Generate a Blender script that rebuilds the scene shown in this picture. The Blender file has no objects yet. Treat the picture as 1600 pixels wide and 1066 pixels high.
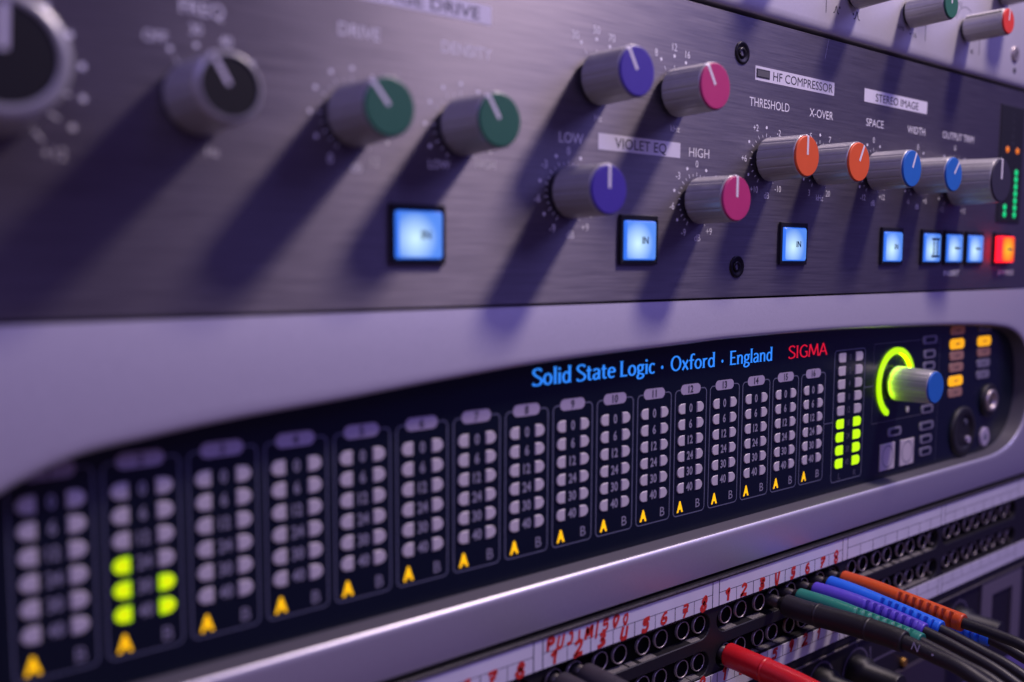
import bpy, math, random
from mathutils import Vector, Matrix
random.seed(7)
PI = math.pi
R = math.radians
C = bpy.context.scene.collection
scene = bpy.context.scene
K = 0.001                                   # every length below is in millimetres

# ------------------------------------------------------------------ camera
cam_d = bpy.data.cameras.new('camera')
cam = bpy.data.objects.new('camera', cam_d)
C.objects.link(cam)
CAM = (-59.669, -184.055, 11.684)
M = Matrix(((0.7783, 0.0510, -0.6258), (-0.6278, 0.0708, -0.7751), (0.0047, 0.9962, 0.0871)))
mw = M.to_4x4()
mw.translation = Vector(CAM) * K
cam.matrix_world = mw
cam_d.sensor_width = 36.0
cam_d.lens = 36.0 * 1441.5 / 1600.0
cam_d.clip_start = 0.01
cam_d.clip_end = 50.0
cam_d.dof.use_dof = True
cam_d.dof.focus_distance = 0.303
cam_d.dof.aperture_fstop = 6.3
cam_d.dof.aperture_blades = 0
scene.camera = cam

# ------------------------------------------------------------------ world, lamps, exposure
world = bpy.data.worlds.new('World')
scene.world = world
world.use_nodes = True
wn = world.node_tree.nodes
wl = world.node_tree.links
bg = wn['Background']
tc = wn.new('ShaderNodeTexCoord')
sep = wn.new('ShaderNodeVectorMath')           # how far a direction points up and to the right of the room
sep.operation = 'DOT_PRODUCT'
sep.inputs[1].default_value = (0.85, 0.0, 0.53)
ramp = wn.new('ShaderNodeValToRGB')
mr = wn.new('ShaderNodeMapRange')
mr.inputs['From Min'].default_value = -1
mr.inputs['From Max'].default_value = 1
wl.new(tc.outputs['Generated'], sep.inputs[0])
wl.new(sep.outputs['Value'], mr.inputs['Value'])
wl.new(mr.outputs[0], ramp.inputs[0])
wl.new(ramp.outputs[0], bg.inputs['Color'])
cr = ramp.color_ramp
cr.elements[0].position = 0.0
cr.elements[0].color = (0.140, 0.088, 0.095, 1)
cr.elements[1].position = 1.0
cr.elements[1].color = (0.042, 0.027, 0.185, 1)
e = cr.elements.new(0.42)
e.color = (0.085, 0.052, 0.095, 1)
e = cr.elements.new(0.62)
e.color = (0.056, 0.034, 0.142, 1)
bg.inputs['Strength'].default_value = 0.93


def area(name, loc, aim, size, power, col, shape='DISK'):
    d = bpy.data.lights.new(name, 'AREA')
    d.shape = shape
    d.size = size * K
    d.energy = power
    d.color = col
    o = bpy.data.objects.new(name, d)
    C.objects.link(o)
    o.location = Vector(loc) * K
    o.rotation_euler = (Vector(aim) - Vector(loc)).to_track_quat('-Z', 'Y').to_euler()
    return o


key_lamp = area('desk_lamp_light', (424, -203, 482), (135, 0, 50), 82, 1.30, (1.0, 0.81, 0.81))
key_lamp.data.spread = R(110)
area('violet_room_light', (760, -560, 640), (160, 0, 0), 600, 2.3, (0.36, 0.32, 1.0))
area('violet_side_light', (-420, -620, 620), (180, 0, 0), 500, 2.9, (0.37, 0.31, 1.0))

scene.view_settings.view_transform = 'Standard'
scene.view_settings.look = 'None'
scene.view_settings.exposure = 0.0
scene.view_settings.gamma = 1.0
scene.view_settings.use_curve_mapping = False
scene.render.engine = 'CYCLES'
scene.cycles.use_denoising = True
try:
    scene.cycles.denoiser = 'OPENIMAGEDENOISE'
except Exception:
    pass
scene.cycles.max_bounces = 6
scene.cycles.sample_clamp_indirect = 4.0


# ------------------------------------------------------------------ materials
def mat(name, base, metallic=0.0, rough=0.5, emit=None, strength=1.0, spec=0.5, coat=0.0, noise=0.0, nscale=300.0, bump=0.0, bscale=2000.0):
    m = bpy.data.materials.new(name)
    m.use_nodes = True
    nt = m.node_tree
    b = nt.nodes['Principled BSDF']
    b.inputs['Base Color'].default_value = (*base, 1)
    b.inputs['Metallic'].default_value = metallic
    b.inputs['Roughness'].default_value = rough
    b.inputs['Specular IOR Level'].default_value = spec
    b.inputs['Coat Weight'].default_value = coat
    b.inputs['Coat Roughness'].default_value = 0.1
    if emit:
        b.inputs['Emission Color'].default_value = (*emit, 1)
        b.inputs['Emission Strength'].default_value = strength
    if noise or bump:
        t = nt.nodes.new('ShaderNodeTexCoord')
    if noise:
        n = nt.nodes.new('ShaderNodeTexNoise')
        n.inputs['Scale'].default_value = nscale
        n.inputs['Detail'].default_value = 6
        nt.links.new(t.outputs['Object'], n.inputs['Vector'])
        mx = nt.nodes.new('ShaderNodeMix')
        mx.data_type = 'RGBA'
        mx.inputs['A'].default_value = tuple(c * (1 - noise) for c in base) + (1,)
        mx.inputs['B'].default_value = tuple(min(1, c * (1 + noise)) for c in base) + (1,)
        nt.links.new(n.outputs['Fac'], mx.inputs['Factor'])
        nt.links.new(mx.outputs['Result'], b.inputs['Base Color'])
        r = nt.nodes.new('ShaderNodeMapRange')
        r.inputs['To Min'].default_value = max(0.02, rough * (1 - noise))
        r.inputs['To Max'].default_value = min(1, rough * (1 + noise))
        nt.links.new(n.outputs['Fac'], r.inputs['Value'])
        nt.links.new(r.outputs[0], b.inputs['Roughness'])
    if bump:
        n2 = nt.nodes.new('ShaderNodeTexNoise')
        n2.inputs['Scale'].default_value = bscale
        n2.inputs['Detail'].default_value = 3
        nt.links.new(t.outputs['Object'], n2.inputs['Vector'])
        bp = nt.nodes.new('ShaderNodeBump')
        bp.inputs['Strength'].default_value = bump
        bp.inputs['Distance'].default_value = 0.0001
        nt.links.new(n2.outputs['Fac'], bp.inputs['Height'])
        nt.links.new(bp.outputs[0], b.inputs['Normal'])
    return m


def brushed(name, base, rough):
    """Horizontally brushed metal: streaks along x, stretched highlight across them."""
    m = mat(name, base, 0.85, rough)
    nt = m.node_tree
    b = nt.nodes['Principled BSDF']
    t = nt.nodes.new('ShaderNodeTexCoord')
    mp = nt.nodes.new('ShaderNodeMapping')
    mp.inputs['Scale'].default_value = (45, 1, 1700)
    nt.links.new(t.outputs['Object'], mp.inputs[0])
    n = nt.nodes.new('ShaderNodeTexNoise')
    n.inputs['Scale'].default_value = 1.0
    n.inputs['Detail'].default_value = 5
    n.inputs['Roughness'].default_value = 0.65
    nt.links.new(mp.outputs[0], n.inputs['Vector'])
    r = nt.nodes.new('ShaderNodeMapRange')
    r.inputs['From Min'].default_value = 0.25
    r.inputs['From Max'].default_value = 0.75
    r.inputs['To Min'].default_value = rough - 0.08
    r.inputs['To Max'].default_value = rough + 0.08
    nt.links.new(n.outputs['Fac'], r.inputs['Value'])
    nt.links.new(r.outputs[0], b.inputs['Roughness'])
    mx = nt.nodes.new('ShaderNodeMix')
    mx.data_type = 'RGBA'
    mx.inputs['A'].default_value = tuple(c * 0.55 for c in base) + (1,)
    mx.inputs['B'].default_value = tuple(c * 1.45 for c in base) + (1,)
    nt.links.new(n.outputs['Fac'], mx.inputs['Factor'])
    nt.links.new(mx.outputs['Result'], b.inputs['Base Color'])
    bp = nt.nodes.new('ShaderNodeBump')
    bp.inputs['Strength'].default_value = 0.35
    bp.inputs['Distance'].default_value = 0.0001
    nt.links.new(n.outputs['Fac'], bp.inputs['Height'])
    nt.links.new(bp.outputs[0], b.inputs['Normal'])
    b.inputs['Anisotropic'].default_value = 0.75
    b.inputs['Anisotropic Rotation'].default_value = 0.25
    cx = nt.nodes.new('ShaderNodeCombineXYZ')
    cx.inputs['X'].default_value = 1.0
    nt.links.new(cx.outputs[0], b.inputs['Tangent'])
    return m


def lens(name, edge, centre, cpos, size, s_edge, s_centre):
    """Backlit plastic lens: the hot spot of a lamp behind is painted into the emission."""
    m = mat(name, tuple(0.15 * c for c in edge), 0, 0.4)
    nt = m.node_tree
    b = nt.nodes['Principled BSDF']
    t = nt.nodes.new('ShaderNodeTexCoord')
    mp = nt.nodes.new('ShaderNodeMapping')
    mp.inputs['Location'].default_value = tuple(-c / size for c in cpos)
    mp.inputs['Scale'].default_value = (1000 / size, 0, 1000 / size)
    nt.links.new(t.outputs['Object'], mp.inputs[0])
    g = nt.nodes.new('ShaderNodeTexGradient')
    g.gradient_type = 'SPHERICAL'
    nt.links.new(mp.outputs[0], g.inputs[0])
    mx = nt.nodes.new('ShaderNodeMix')
    mx.data_type = 'RGBA'
    mx.inputs['A'].default_value = tuple(c * s_edge for c in edge) + (1,)
    mx.inputs['B'].default_value = tuple(c * s_centre for c in centre) + (1,)
    nt.links.new(g.outputs['Fac'], mx.inputs['Factor'])
    nt.links.new(mx.outputs['Result'], b.inputs['Emission Color'])
    b.inputs['Emission Strength'].default_value = 1.0
    return m


MT = {
    'plate': brushed('brushed_dark_metal', (0.205, 0.188, 0.222), 0.48),
    'silver': mat('silver_paint', (0.66, 0.64, 0.70), 0.6, 0.43, noise=0.10, nscale=1800, bump=0.10, bscale=6000),
    'pale': mat('pale_silver_paint', (0.58, 0.565, 0.62), 0.5, 0.5, noise=0.06, nscale=1500, bump=0.05, bscale=6000),
    'window_edge': mat('grey_window_edge', (0.11, 0.105, 0.125), 0.3, 0.5),
    'glass': mat('black_display_glass', (0.004, 0.008, 0.018), 0, 0.25, spec=0.4, noise=0.1, nscale=60),
    'chassis': mat('black_steel', (0.012, 0.012, 0.014), 0.3, 0.6),
    'knob': mat('grey_knob_plastic', (0.43, 0.43, 0.43), 0.35, 0.33, noise=0.08, nscale=400),
    'knob_line': mat('knob_groove', (0.03, 0.03, 0.035), 0, 0.6),
    'socket_shade': mat('socket_throat_shade', (0.004, 0.004, 0.005), 0, 0.8, spec=0.1),  # near-black colour puts the shade inside the sockets on their walls
    'skirt': mat('black_plastic', (0.012, 0.012, 0.014), 0, 0.5),
    'white': mat('white_print', (0.84, 0.84, 0.88), 0, 0.55),
    'white_line': mat('white_pointer', (0.80, 0.78, 0.84), 0, 0.5),
    'plateprint': mat('white_block_print', (0.70, 0.69, 0.78), 0, 0.5, noise=0.05, nscale=900),
    'darkprint': mat('dark_print', (0.03, 0.03, 0.05), 0, 0.6),
    'black_cap': mat('black_cap', (0.008, 0.0075, 0.011), 0, 0.6, spec=0.3),
    'green_cap': mat('green_cap', (0.017, 0.132, 0.078), 0, 0.5, noise=0.06),
    'purple_cap': mat('purple_cap', (0.055, 0.032, 0.34), 0, 0.5, noise=0.06),
    'pink_cap': mat('pink_cap', (0.52, 0.030, 0.17), 0, 0.5, noise=0.06),
    'orange_cap': mat('orange_cap', (0.80, 0.115, 0.022), 0, 0.5, noise=0.06),
    'red_cap': mat('red_cap', (0.72, 0.045, 0.025), 0, 0.5, noise=0.06),
    'blue_cap': mat('blue_cap', (0.015, 0.15, 0.55), 0, 0.5, noise=0.06),
    'slate_cap': mat('slate_cap', (0.035, 0.032, 0.055), 0, 0.5),
    'grey_cap': mat('grey_cap', (0.10, 0.10, 0.11), 0, 0.5),
    'bezel': mat('button_bezel', (0.010, 0.010, 0.014), 0, 0.4),
    'lens_blue': lens('backlit_blue', (0.11, 0.31, 1.0), (0.66, 0.92, 1.0), (-1.5, 0, -0.9), 6.4, 0.85, 1.05),
    'lens_red': lens('backlit_red', (1.0, 0.02, 0.008), (1.0, 0.62, 0.02), (-0.3, 0, 0.2), 7.6, 0.95, 1.0),
    'lens_side_red': mat('backlit_red_side', (0.3, 0.01, 0.01), 0, 0.4, (1, 0.006, 0.02), 3.0),
    'lens_side_blue': mat('backlit_blue_side', (0.05, 0.1, 0.3), 0, 0.4, (0.03, 0.16, 0.8), 1.1),
    'btn_print': mat('button_print', (0.01, 0.03, 0.12), 0, 0.6),
    'screw': mat('blackened_screw', (0.03, 0.028, 0.03), 0.8, 0.35),
    'white_key': mat('white_key', (0.58, 0.53, 0.57), 0, 0.5),
    'unlit': mat('unlit_lens', (0.60, 0.56, 0.59), 0, 0.35, noise=0.08, nscale=900),
    'numplate': mat('grey_number_plate', (0.43, 0.38, 0.50), 0, 0.5),
    'outline': mat('slate_line', (0.13, 0.14, 0.21), 0, 0.6),
    'legend': mat('grey_legend', (0.30, 0.29, 0.37), 0, 0.6),
    'legend_faint': mat('faint_legend', (0.10, 0.10, 0.15), 0, 0.6),
    'lit_green': mat('lit_green', (0.2, 0.3, 0.0), 0, 0.5, (0.55, 1.0, 0.0), 1.0),
    'lit_green_hot': lens('lit_green_hot', (0.42, 0.92, 0.0), (0.95, 0.85, 0.0), (0, 0, 0), 2.2, 0.95, 1.0),
    'lit_amber': mat('lit_amber', (0.3, 0.15, 0.0), 0, 0.5, (1.0, 0.50, 0.0), 1.15),
    'lit_amber_key': mat('lit_amber_key', (0.3, 0.15, 0.0), 0, 0.5, (1.0, 0.43, 0.005), 1.0),
    'dim_amber': mat('dim_amber', (0.30, 0.19, 0.16), 0, 0.5, (0.3, 0.07, 0.02), 0.15),
    'key_grey': mat('grey_key', (0.20, 0.19, 0.27), 0, 0.5),
    'lit_blue': mat('lit_blue_logo', (0.01, 0.05, 0.3), 0, 0.5, (0.03, 0.26, 1.0), 1.0),
    'lit_red': mat('lit_red_logo', (0.3, 0.0, 0.02), 0, 0.5, (0.66, 0.006, 0.026), 1.0),
    'lit_ring': mat('lit_ring', (0.2, 0.3, 0.0), 0, 0.5, (0.50, 0.98, 0.0), 1.0),
    'ring_glow_helper': mat('ring_glow_helper', (0.2, 0.3, 0.0), 0, 0.5, (0.5, 1.0, 0.0), 24.0),  # overbright inner wall, turned from the camera, added to tint the knob green
    'led_green': mat('led_green', (0.0, 0.2, 0.1), 0, 0.4, (0.0, 0.72, 0.22), 1.0),
    'led_amber': mat('led_amber', (0.3, 0.1, 0.0), 0, 0.4, (1.0, 0.20, 0.01), 0.9),
    'led_off': mat('led_off', (0.02, 0.02, 0.03), 0, 0.3),
    'chrome': mat('nickel', (0.46, 0.41, 0.41), 0.7, 0.42, noise=0.25, nscale=1500),
    'bay': mat('black_anodised', (0.013, 0.012, 0.015), 0.2, 0.5, noise=0.25, nscale=900, bump=0.15, bscale=4000),
    'scuffed': mat('scuffed_lit_edge', (0.17, 0.155, 0.15), 0.5, 0.5, noise=0.7, nscale=700),
    'paper': mat('label_paper', (0.66, 0.65, 0.74), 0, 0.7, noise=0.14, nscale=70, bump=0.1, bscale=1500),
    'marker': mat('red_marker_ink', (0.62, 0.03, 0.022), 0, 0.6, noise=0.25, nscale=1800),
    'rule': mat('ruled_line', (0.05, 0.045, 0.07), 0, 0.7),
    'dust': mat('grey_dust', (0.16, 0.15, 0.14), 0, 0.95, noise=0.8, nscale=1400),
    'cable': mat('black_cable_jacket', (0.012, 0.0115, 0.014), 0, 0.48, noise=0.2, nscale=700),
    'boot_black': mat('black_rubber_boot', (0.010, 0.0095, 0.011), 0, 0.5, noise=0.15, nscale=600, bump=0.1, bscale=2500),
    'boot_grey': mat('grey_rubber_boot', (0.035, 0.032, 0.038), 0, 0.5, noise=0.2, nscale=600),
    'boot_green': mat('green_rubber_boot', (0.015, 0.21, 0.14), 0, 0.4, noise=0.08, nscale=600),
    'boot_purple': mat('purple_rubber_boot', (0.10, 0.06, 0.52), 0, 0.4, noise=0.08, nscale=600),
    'boot_blue': mat('blue_rubber_boot', (0.012, 0.15, 0.74), 0, 0.4, noise=0.08, nscale=600),
    'boot_orange': mat('orange_rubber_boot', (0.62, 0.075, 0.006), 0, 0.42, noise=0.08, nscale=600),
    'boot_red': mat('red_rubber_boot', (0.60, 0.012, 0.018), 0, 0.33, noise=0.08, nscale=600),
    'lower': mat('dark_lower_panel', (0.016, 0.014, 0.020), 0.2, 0.5),
    'lower_pale': mat('pale_lower_print', (0.15, 0.13, 0.17), 0, 0.6),
    'lower_line': mat('violet_grey_line', (0.10, 0.085, 0.14), 0, 0.6),
    'barrel_grey': mat('tarnished_nickel', (0.055, 0.05, 0.052), 0.7, 0.45, noise=0.4, nscale=1500),
    'lower_shade': mat('dark_violet_plate', (0.045, 0.035, 0.06), 0.2, 0.5),
    'brass': mat('brass', (0.40, 0.22, 0.05), 0.8, 0.5),
}

# ------------------------------------------------------------------ mesh helpers
WORLD = {}


class MB:
    def __init__(self):
        self.v = []
        self.f = []
        self.mi = []
        self.sm = []

    def add(self, vs, fs, mi=0, smooth=False):
        n = len(self.v)
        self.v.extend(vs)
        for f in fs:
            self.f.append(tuple(i + n for i in f))
            self.mi.append(mi)
            self.sm.append(smooth)
        return self

    def box(self, x0, x1, y0, y1, z0, z1, b=0.0, mi=0, edge=None):
        """Box, its four front (smallest y) edges bevelled by b."""
        if b <= 0:
            vs = [(x0, y0, z0), (x1, y0, z0), (x1, y0, z1), (x0, y0, z1), (x0, y1, z0), (x1, y1, z0), (x1, y1, z1), (x0, y1, z1)]
            return self.add(vs, [(0, 1, 2, 3), (1, 5, 6, 2), (5, 4, 7, 6), (4, 0, 3, 7), (3, 2, 6, 7), (4, 5, 1, 0)], mi)
        loops = []
        for k in range(4):
            a = k / 3 * PI / 2
            i, d = b * (1 - math.sin(a)), b * (1 - math.cos(a))
            loops.append([(x0 + i, y0 + d, z0 + i), (x1 - i, y0 + d, z0 + i), (x1 - i, y0 + d, z1 - i), (x0 + i, y0 + d, z1 - i)])
        loops.append([(x0, y1, z0), (x1, y1, z0), (x1, y1, z1), (x0, y1, z1)])
        vs = [p for l in loops for p in l]
        fs = [(0, 1, 2, 3)]
        for k in range(4):
            for j in range(4):
                fs.append((k * 4 + j, k * 4 + 4 + j, k * 4 + 4 + (j + 1) % 4, k * 4 + (j + 1) % 4))
        fs.append((19, 18, 17, 16))
        self.add(vs, fs, mi)
        if edge is not None:
            for q in range(1, 6):
                self.mi[-q] = edge
        return self

    def prism(self, poly, y0, y1, b=0.0, mi=0, smooth=False):
        """Convex outline (x, z) anticlockwise seen from the front, pushed from y0 back to y1; front edge bevelled by b."""
        n = len(poly)
        cx = sum(p[0] for p in poly) / n
        cz = sum(p[1] for p in poly) / n
        vs = []
        rings = []
        if b > 0:
            r = max(max(abs(p[0] - cx), abs(p[1] - cz)) for p in poly)
            k = (r - b) / r
            rings.append([(cx + (p[0] - cx) * k, y0, cz + (p[1] - cz) * k) for p in poly])
            rings.append([(p[0], y0 + b, p[1]) for p in poly])
        else:
            rings.append([(p[0], y0, p[1]) for p in poly])
        rings.append([(p[0], y1, p[1]) for p in poly])
        vs = [q for r_ in rings for q in r_]
        fs = [tuple(range(n))]
        for k in range(len(rings) - 1):
            for j in range(n):
                fs.append((k * n + j, (k + 1) * n + j, (k + 1) * n + (j + 1) % n, k * n + (j + 1) % n))
        return self.add(vs, fs, mi, smooth)

    def lathe(self, x, z, prof, seg=48, mi=0, smooth=True, cap0=False, cap1=True, mod=None):
        """Profile of (radius, y) turned about the axis through (x, z) along y."""
        vs = []
        for (r, y) in prof:
            for j in range(seg):
                a = 2 * PI * j / seg
                rr = r * (mod(a) if mod else 1)
                vs.append((x + rr * math.cos(a), y, z + rr * math.sin(a)))
        fs = []
        for k in range(len(prof) - 1):
            for j in range(seg):
                fs.append((k * seg + j, k * seg + (j + 1) % seg, (k + 1) * seg + (j + 1) % seg, (k + 1) * seg + j))
        self.add(vs, fs, mi, smooth)
        if cap1:
            k = len(prof) - 1
            r, y = prof[k]
            self.add([(x + r * (mod(2 * PI * j / seg) if mod else 1) * math.cos(2 * PI * j / seg), y, z + r * (mod(2 * PI * j / seg) if mod else 1) * math.sin(2 * PI * j / seg)) for j in range(seg)], [tuple(range(seg))], mi, False)
        return self

    def ribbon(self, pts, w, y, mi=0, nib=None, closed=False):
        """Flat stroke of width w along (x, z) points; nib = (thickness of verticals, of horizontals)."""
        n = len(pts)
        L = []
        for i in range(n):
            if closed:
                a, b = pts[(i - 1) % n], pts[(i + 1) % n]
            else:
                a, b = pts[max(0, i - 1)], pts[min(n - 1, i + 1)]
            dx, dz = b[0] - a[0], b[1] - a[1]
            l = math.hypot(dx, dz) or 1
            dx, dz = dx / l, dz / l
            ww = w if nib is None else math.sqrt((nib[0] * dz) ** 2 + (nib[1] * dx) ** 2)
            L.append((pts[i][0] - dz * ww / 2, pts[i][1] + dx * ww / 2, pts[i][0] + dz * ww / 2, pts[i][1] - dx * ww / 2))
        vs = []
        for (a, b, c, d) in L:
            vs += [(a, y, b), (c, y, d)]
        fs = []
        for i in range(n if closed else n - 1):
            j = (i + 1) % n
            fs.append((2 * i, 2 * i + 1, 2 * j + 1, 2 * j))
        return self.add(vs, fs, mi)

    def tube(self, pts, rad, seg=20, mi=0, caps=(True, True), up=(0, 0, 1)):
        """Tube through 3-D points; rad(s, a) gives the radius at arc length s and angle a (0 = up)."""
        P = [Vector(p) for p in pts]
        n = len(P)
        s = 0.0
        U = Vector(up)
        vs = []
        for i in range(n):
            t = (P[min(n - 1, i + 1)] - P[max(0, i - 1)]).normalized()
            U = (U - t * U.dot(t)).normalized()
            V = t.cross(U)
            if i:
                s += (P[i] - P[i - 1]).length
            for j in range(seg):
                a = 2 * PI * j / seg
                r = rad(s, a)
                q = P[i] + U * (r * math.cos(a)) + V * (r * math.sin(a))
                vs.append(tuple(q))
        fs = []
        for i in range(n - 1):
            for j in range(seg):
                fs.append((i * seg + j, i * seg + (j + 1) % seg, (i + 1) * seg + (j + 1) % seg, (i + 1) * seg + j))
        self.add(vs, fs, mi, True)
        if caps[0]:
            self.add(vs[:seg], [tuple(range(seg - 1, -1, -1))], mi)
        if caps[1]:
            self.add(vs[-seg:], [tuple(range(seg))], mi)
        return self

    def text(self, s, x, z, h, y, w=None, align='C', bold=False, mi=0, sx=1.0, rot=0.0):
        """Words of cap height h; squeezed to width w if given; (x, z) = middle (or left end) of the baseline."""
        vs, fs, x0, x1 = TXT[(s, bold)]
        k = h / CAPH
        kx = k * sx
        if w is not None and x1 > x0:
            kx = w / (x1 - x0)
        off = {'C': -(x0 + x1) / 2, 'L': -x0, 'R': -x1}[align]
        cr_, sr_ = math.cos(rot), math.sin(rot)
        out = []
        for (a, b) in vs:
            u, v = (a + off) * kx, b * k
            out.append((x + u * cr_ - v * sr_, y, z + u * sr_ + v * cr_))
        return self.add(out, fs, mi)

    def mesh(self, name, mats, origin=(0, 0, 0)):
        me = bpy.data.meshes.new(name)
        ox, oy, oz = origin
        me.from_pydata([((a - ox) * K, (b - oy) * K, (c - oz) * K) for (a, b, c) in self.v], [], self.f)
        for m in (mats if isinstance(mats, (list, tuple)) else [mats]):
            me.materials.append(MT[m])
        me.polygons.foreach_set('material_index', self.mi)
        me.polygons.foreach_set('use_smooth', self.sm)
        me.update()
        return me

    def build(self, name, mats, parent=None, origin=None, label=None):
        if origin is None:
            n = len(self.v)
            lo = [min(p[i] for p in self.v) for i in range(3)]
            hi = [max(p[i] for p in self.v) for i in range(3)]
            origin = tuple((lo[i] + hi[i]) / 2 for i in range(3))
        return place(self.mesh(name, mats, origin), name, parent, origin, label)


def place(me, name, parent, origin, label=None):
    o = bpy.data.objects.new(name, me)
    C.objects.link(o)
    WORLD[o.name] = origin
    if parent is not None:
        w = WORLD[parent.name]
        o.parent = parent
        o.location = [(origin[i] - w[i]) * K for i in range(3)]
    else:
        o.location = [c * K for c in origin]
    if label:
        o['label'] = label
    return o


def thing(name, label, cat, loc, group=None):
    o = bpy.data.objects.new(name, None)
    o.empty_display_size = 0.01
    C.objects.link(o)
    o.location = [c * K for c in loc]
    WORLD[o.name] = tuple(loc)
    o['label'] = label
    o['category'] = cat
    if group:
        o['group'] = group
    return o


def catmull(pts, n=8):
    out = []
    N = len(pts)
    for i in range(N - 1):
        p0, p1, p2, p3 = pts[max(0, i - 1)], pts[i], pts[i + 1], pts[min(N - 1, i + 2)]
        for k in range(n):
            t = k / n
            out.append(tuple(0.5 * (2 * b + (c - a) * t + (2 * a - 5 * b + 4 * c - d) * t * t + (3 * b - a - 3 * c + d) * t ** 3) for a, b, c, d in zip(p0, p1, p2, p3)))
    out.append(tuple(pts[-1]))
    return out


def rrect(x0, x1, z0, z1, r, n=6):
    """Rounded rectangle, anticlockwise from the front."""
    out = []
    for (cx, cz, a0) in ((x1 - r, z1 - r, 0), (x0 + r, z1 - r, 90), (x0 + r, z0 + r, 180), (x1 - r, z0 + r, 270)):
        for k in range(n + 1):
            a = R(a0 + 90 * k / n)
            out.append((cx + r * math.cos(a), cz + r * math.sin(a)))
    return out


# ------------------------------------------------------------------ lettering (built-in font turned into flat meshes)
REG = ['HPF', 'FREQ', 'OFF', 'DRIVE', 'DENSITY', 'LOW', 'HIGH', 'THRESHOLD', 'X-OVER', 'SPACE', 'WIDTH', 'OUTPUT TRIM', 'HF COMPRESSOR', 'STEREO IMAGE', 'VIOLET EQ',
       'VINTAGE DRIVE', 'IN', 'INSERT', 'BYPASS', 'Hz', 'kHz', 'dB', 'MAX', 'L', 'R', 'B', 'A', 'H', '+2', '+3', '+6', '+9', '+10', '-2', '-3', '-6', '-9', '-10',
       '-12', '+12', '-4', '+4', '-1', '+1', 'dBu', 'N'] + [str(i) for i in range(0, 101)]
BOLD = [str(i) for i in range(0, 41)] + ['A', 'B', 'IN', 'HF COMPRESSOR', 'STEREO IMAGE', 'VIOLET EQ', 'VINTAGE DRIVE']
TXT = {}
tmp = []
for bold, words in ((False, REG), (True, BOLD)):
    for s in dict.fromkeys(words):
        cu = bpy.data.curves.new('lettering', 'FONT')
        cu.body = s
        cu.size = 1.0
        cu.resolution_u = 3
        if bold:
            cu.offset = 0.005 if len(s) > 2 else (0.05 if s == 'A' else 0.028)
        o = bpy.data.objects.new('lettering', cu)
        C.objects.link(o)
        tmp.append(((s, bold), o, cu))
dg = bpy.context.evaluated_depsgraph_get()
dg.update()
for key, o, cu in tmp:
    ev = o.evaluated_get(dg)
    me = ev.to_mesh()
    vs = [(v.co.x, v.co.y) for v in me.vertices]
    fs = [tuple(p.vertices) for p in me.polygons]
    # all faces towards the viewer
    ff = []
    for f in fs:
        ar = sum(vs[f[i]][0] * vs[f[(i + 1) % len(f)]][1] - vs[f[(i + 1) % len(f)]][0] * vs[f[i]][1] for i in range(len(f)))
        ff.append(f if ar > 0 else tuple(reversed(f)))
    TXT[key] = (vs, ff, min(v[0] for v in vs), max(v[0] for v in vs))
    ev.to_mesh_clear()
for key, o, cu in tmp:
    bpy.data.objects.remove(o)
    bpy.data.curves.remove(cu)
CAPH = max(v[1] for v in TXT[('H', False)][0])

# ================================================================== 1. dark processor (2 rack units)
X0, X1 = -72.0, 424.0
proc = thing('signal_processor', 'dark grey brushed metal rack processor with rows of coloured knobs and glowing blue buttons', 'audio processor', (170, 0, 0.4))
MB().box(X0, X1, 0, 3.0, 0.4, 87.7, 0.12, edge=1).build('faceplate', ['plate', 'chassis'], proc, (170, 0, 44))  # plate edges coloured black to paint the shade of the seam above
MB().box(X0 + 22, X1 - 22, 3.2, 190, 1.5, 87).build('chassis', 'chassis', proc)

CAPS = {'black': 'black_cap', 'slate': 'slate_cap', 'green': 'green_cap', 'purple': 'purple_cap', 'pink': 'pink_cap', 'orange': 'orange_cap', 'blue': 'blue_cap', 'red': 'red_cap', 'grey': 'grey_cap'}


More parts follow.
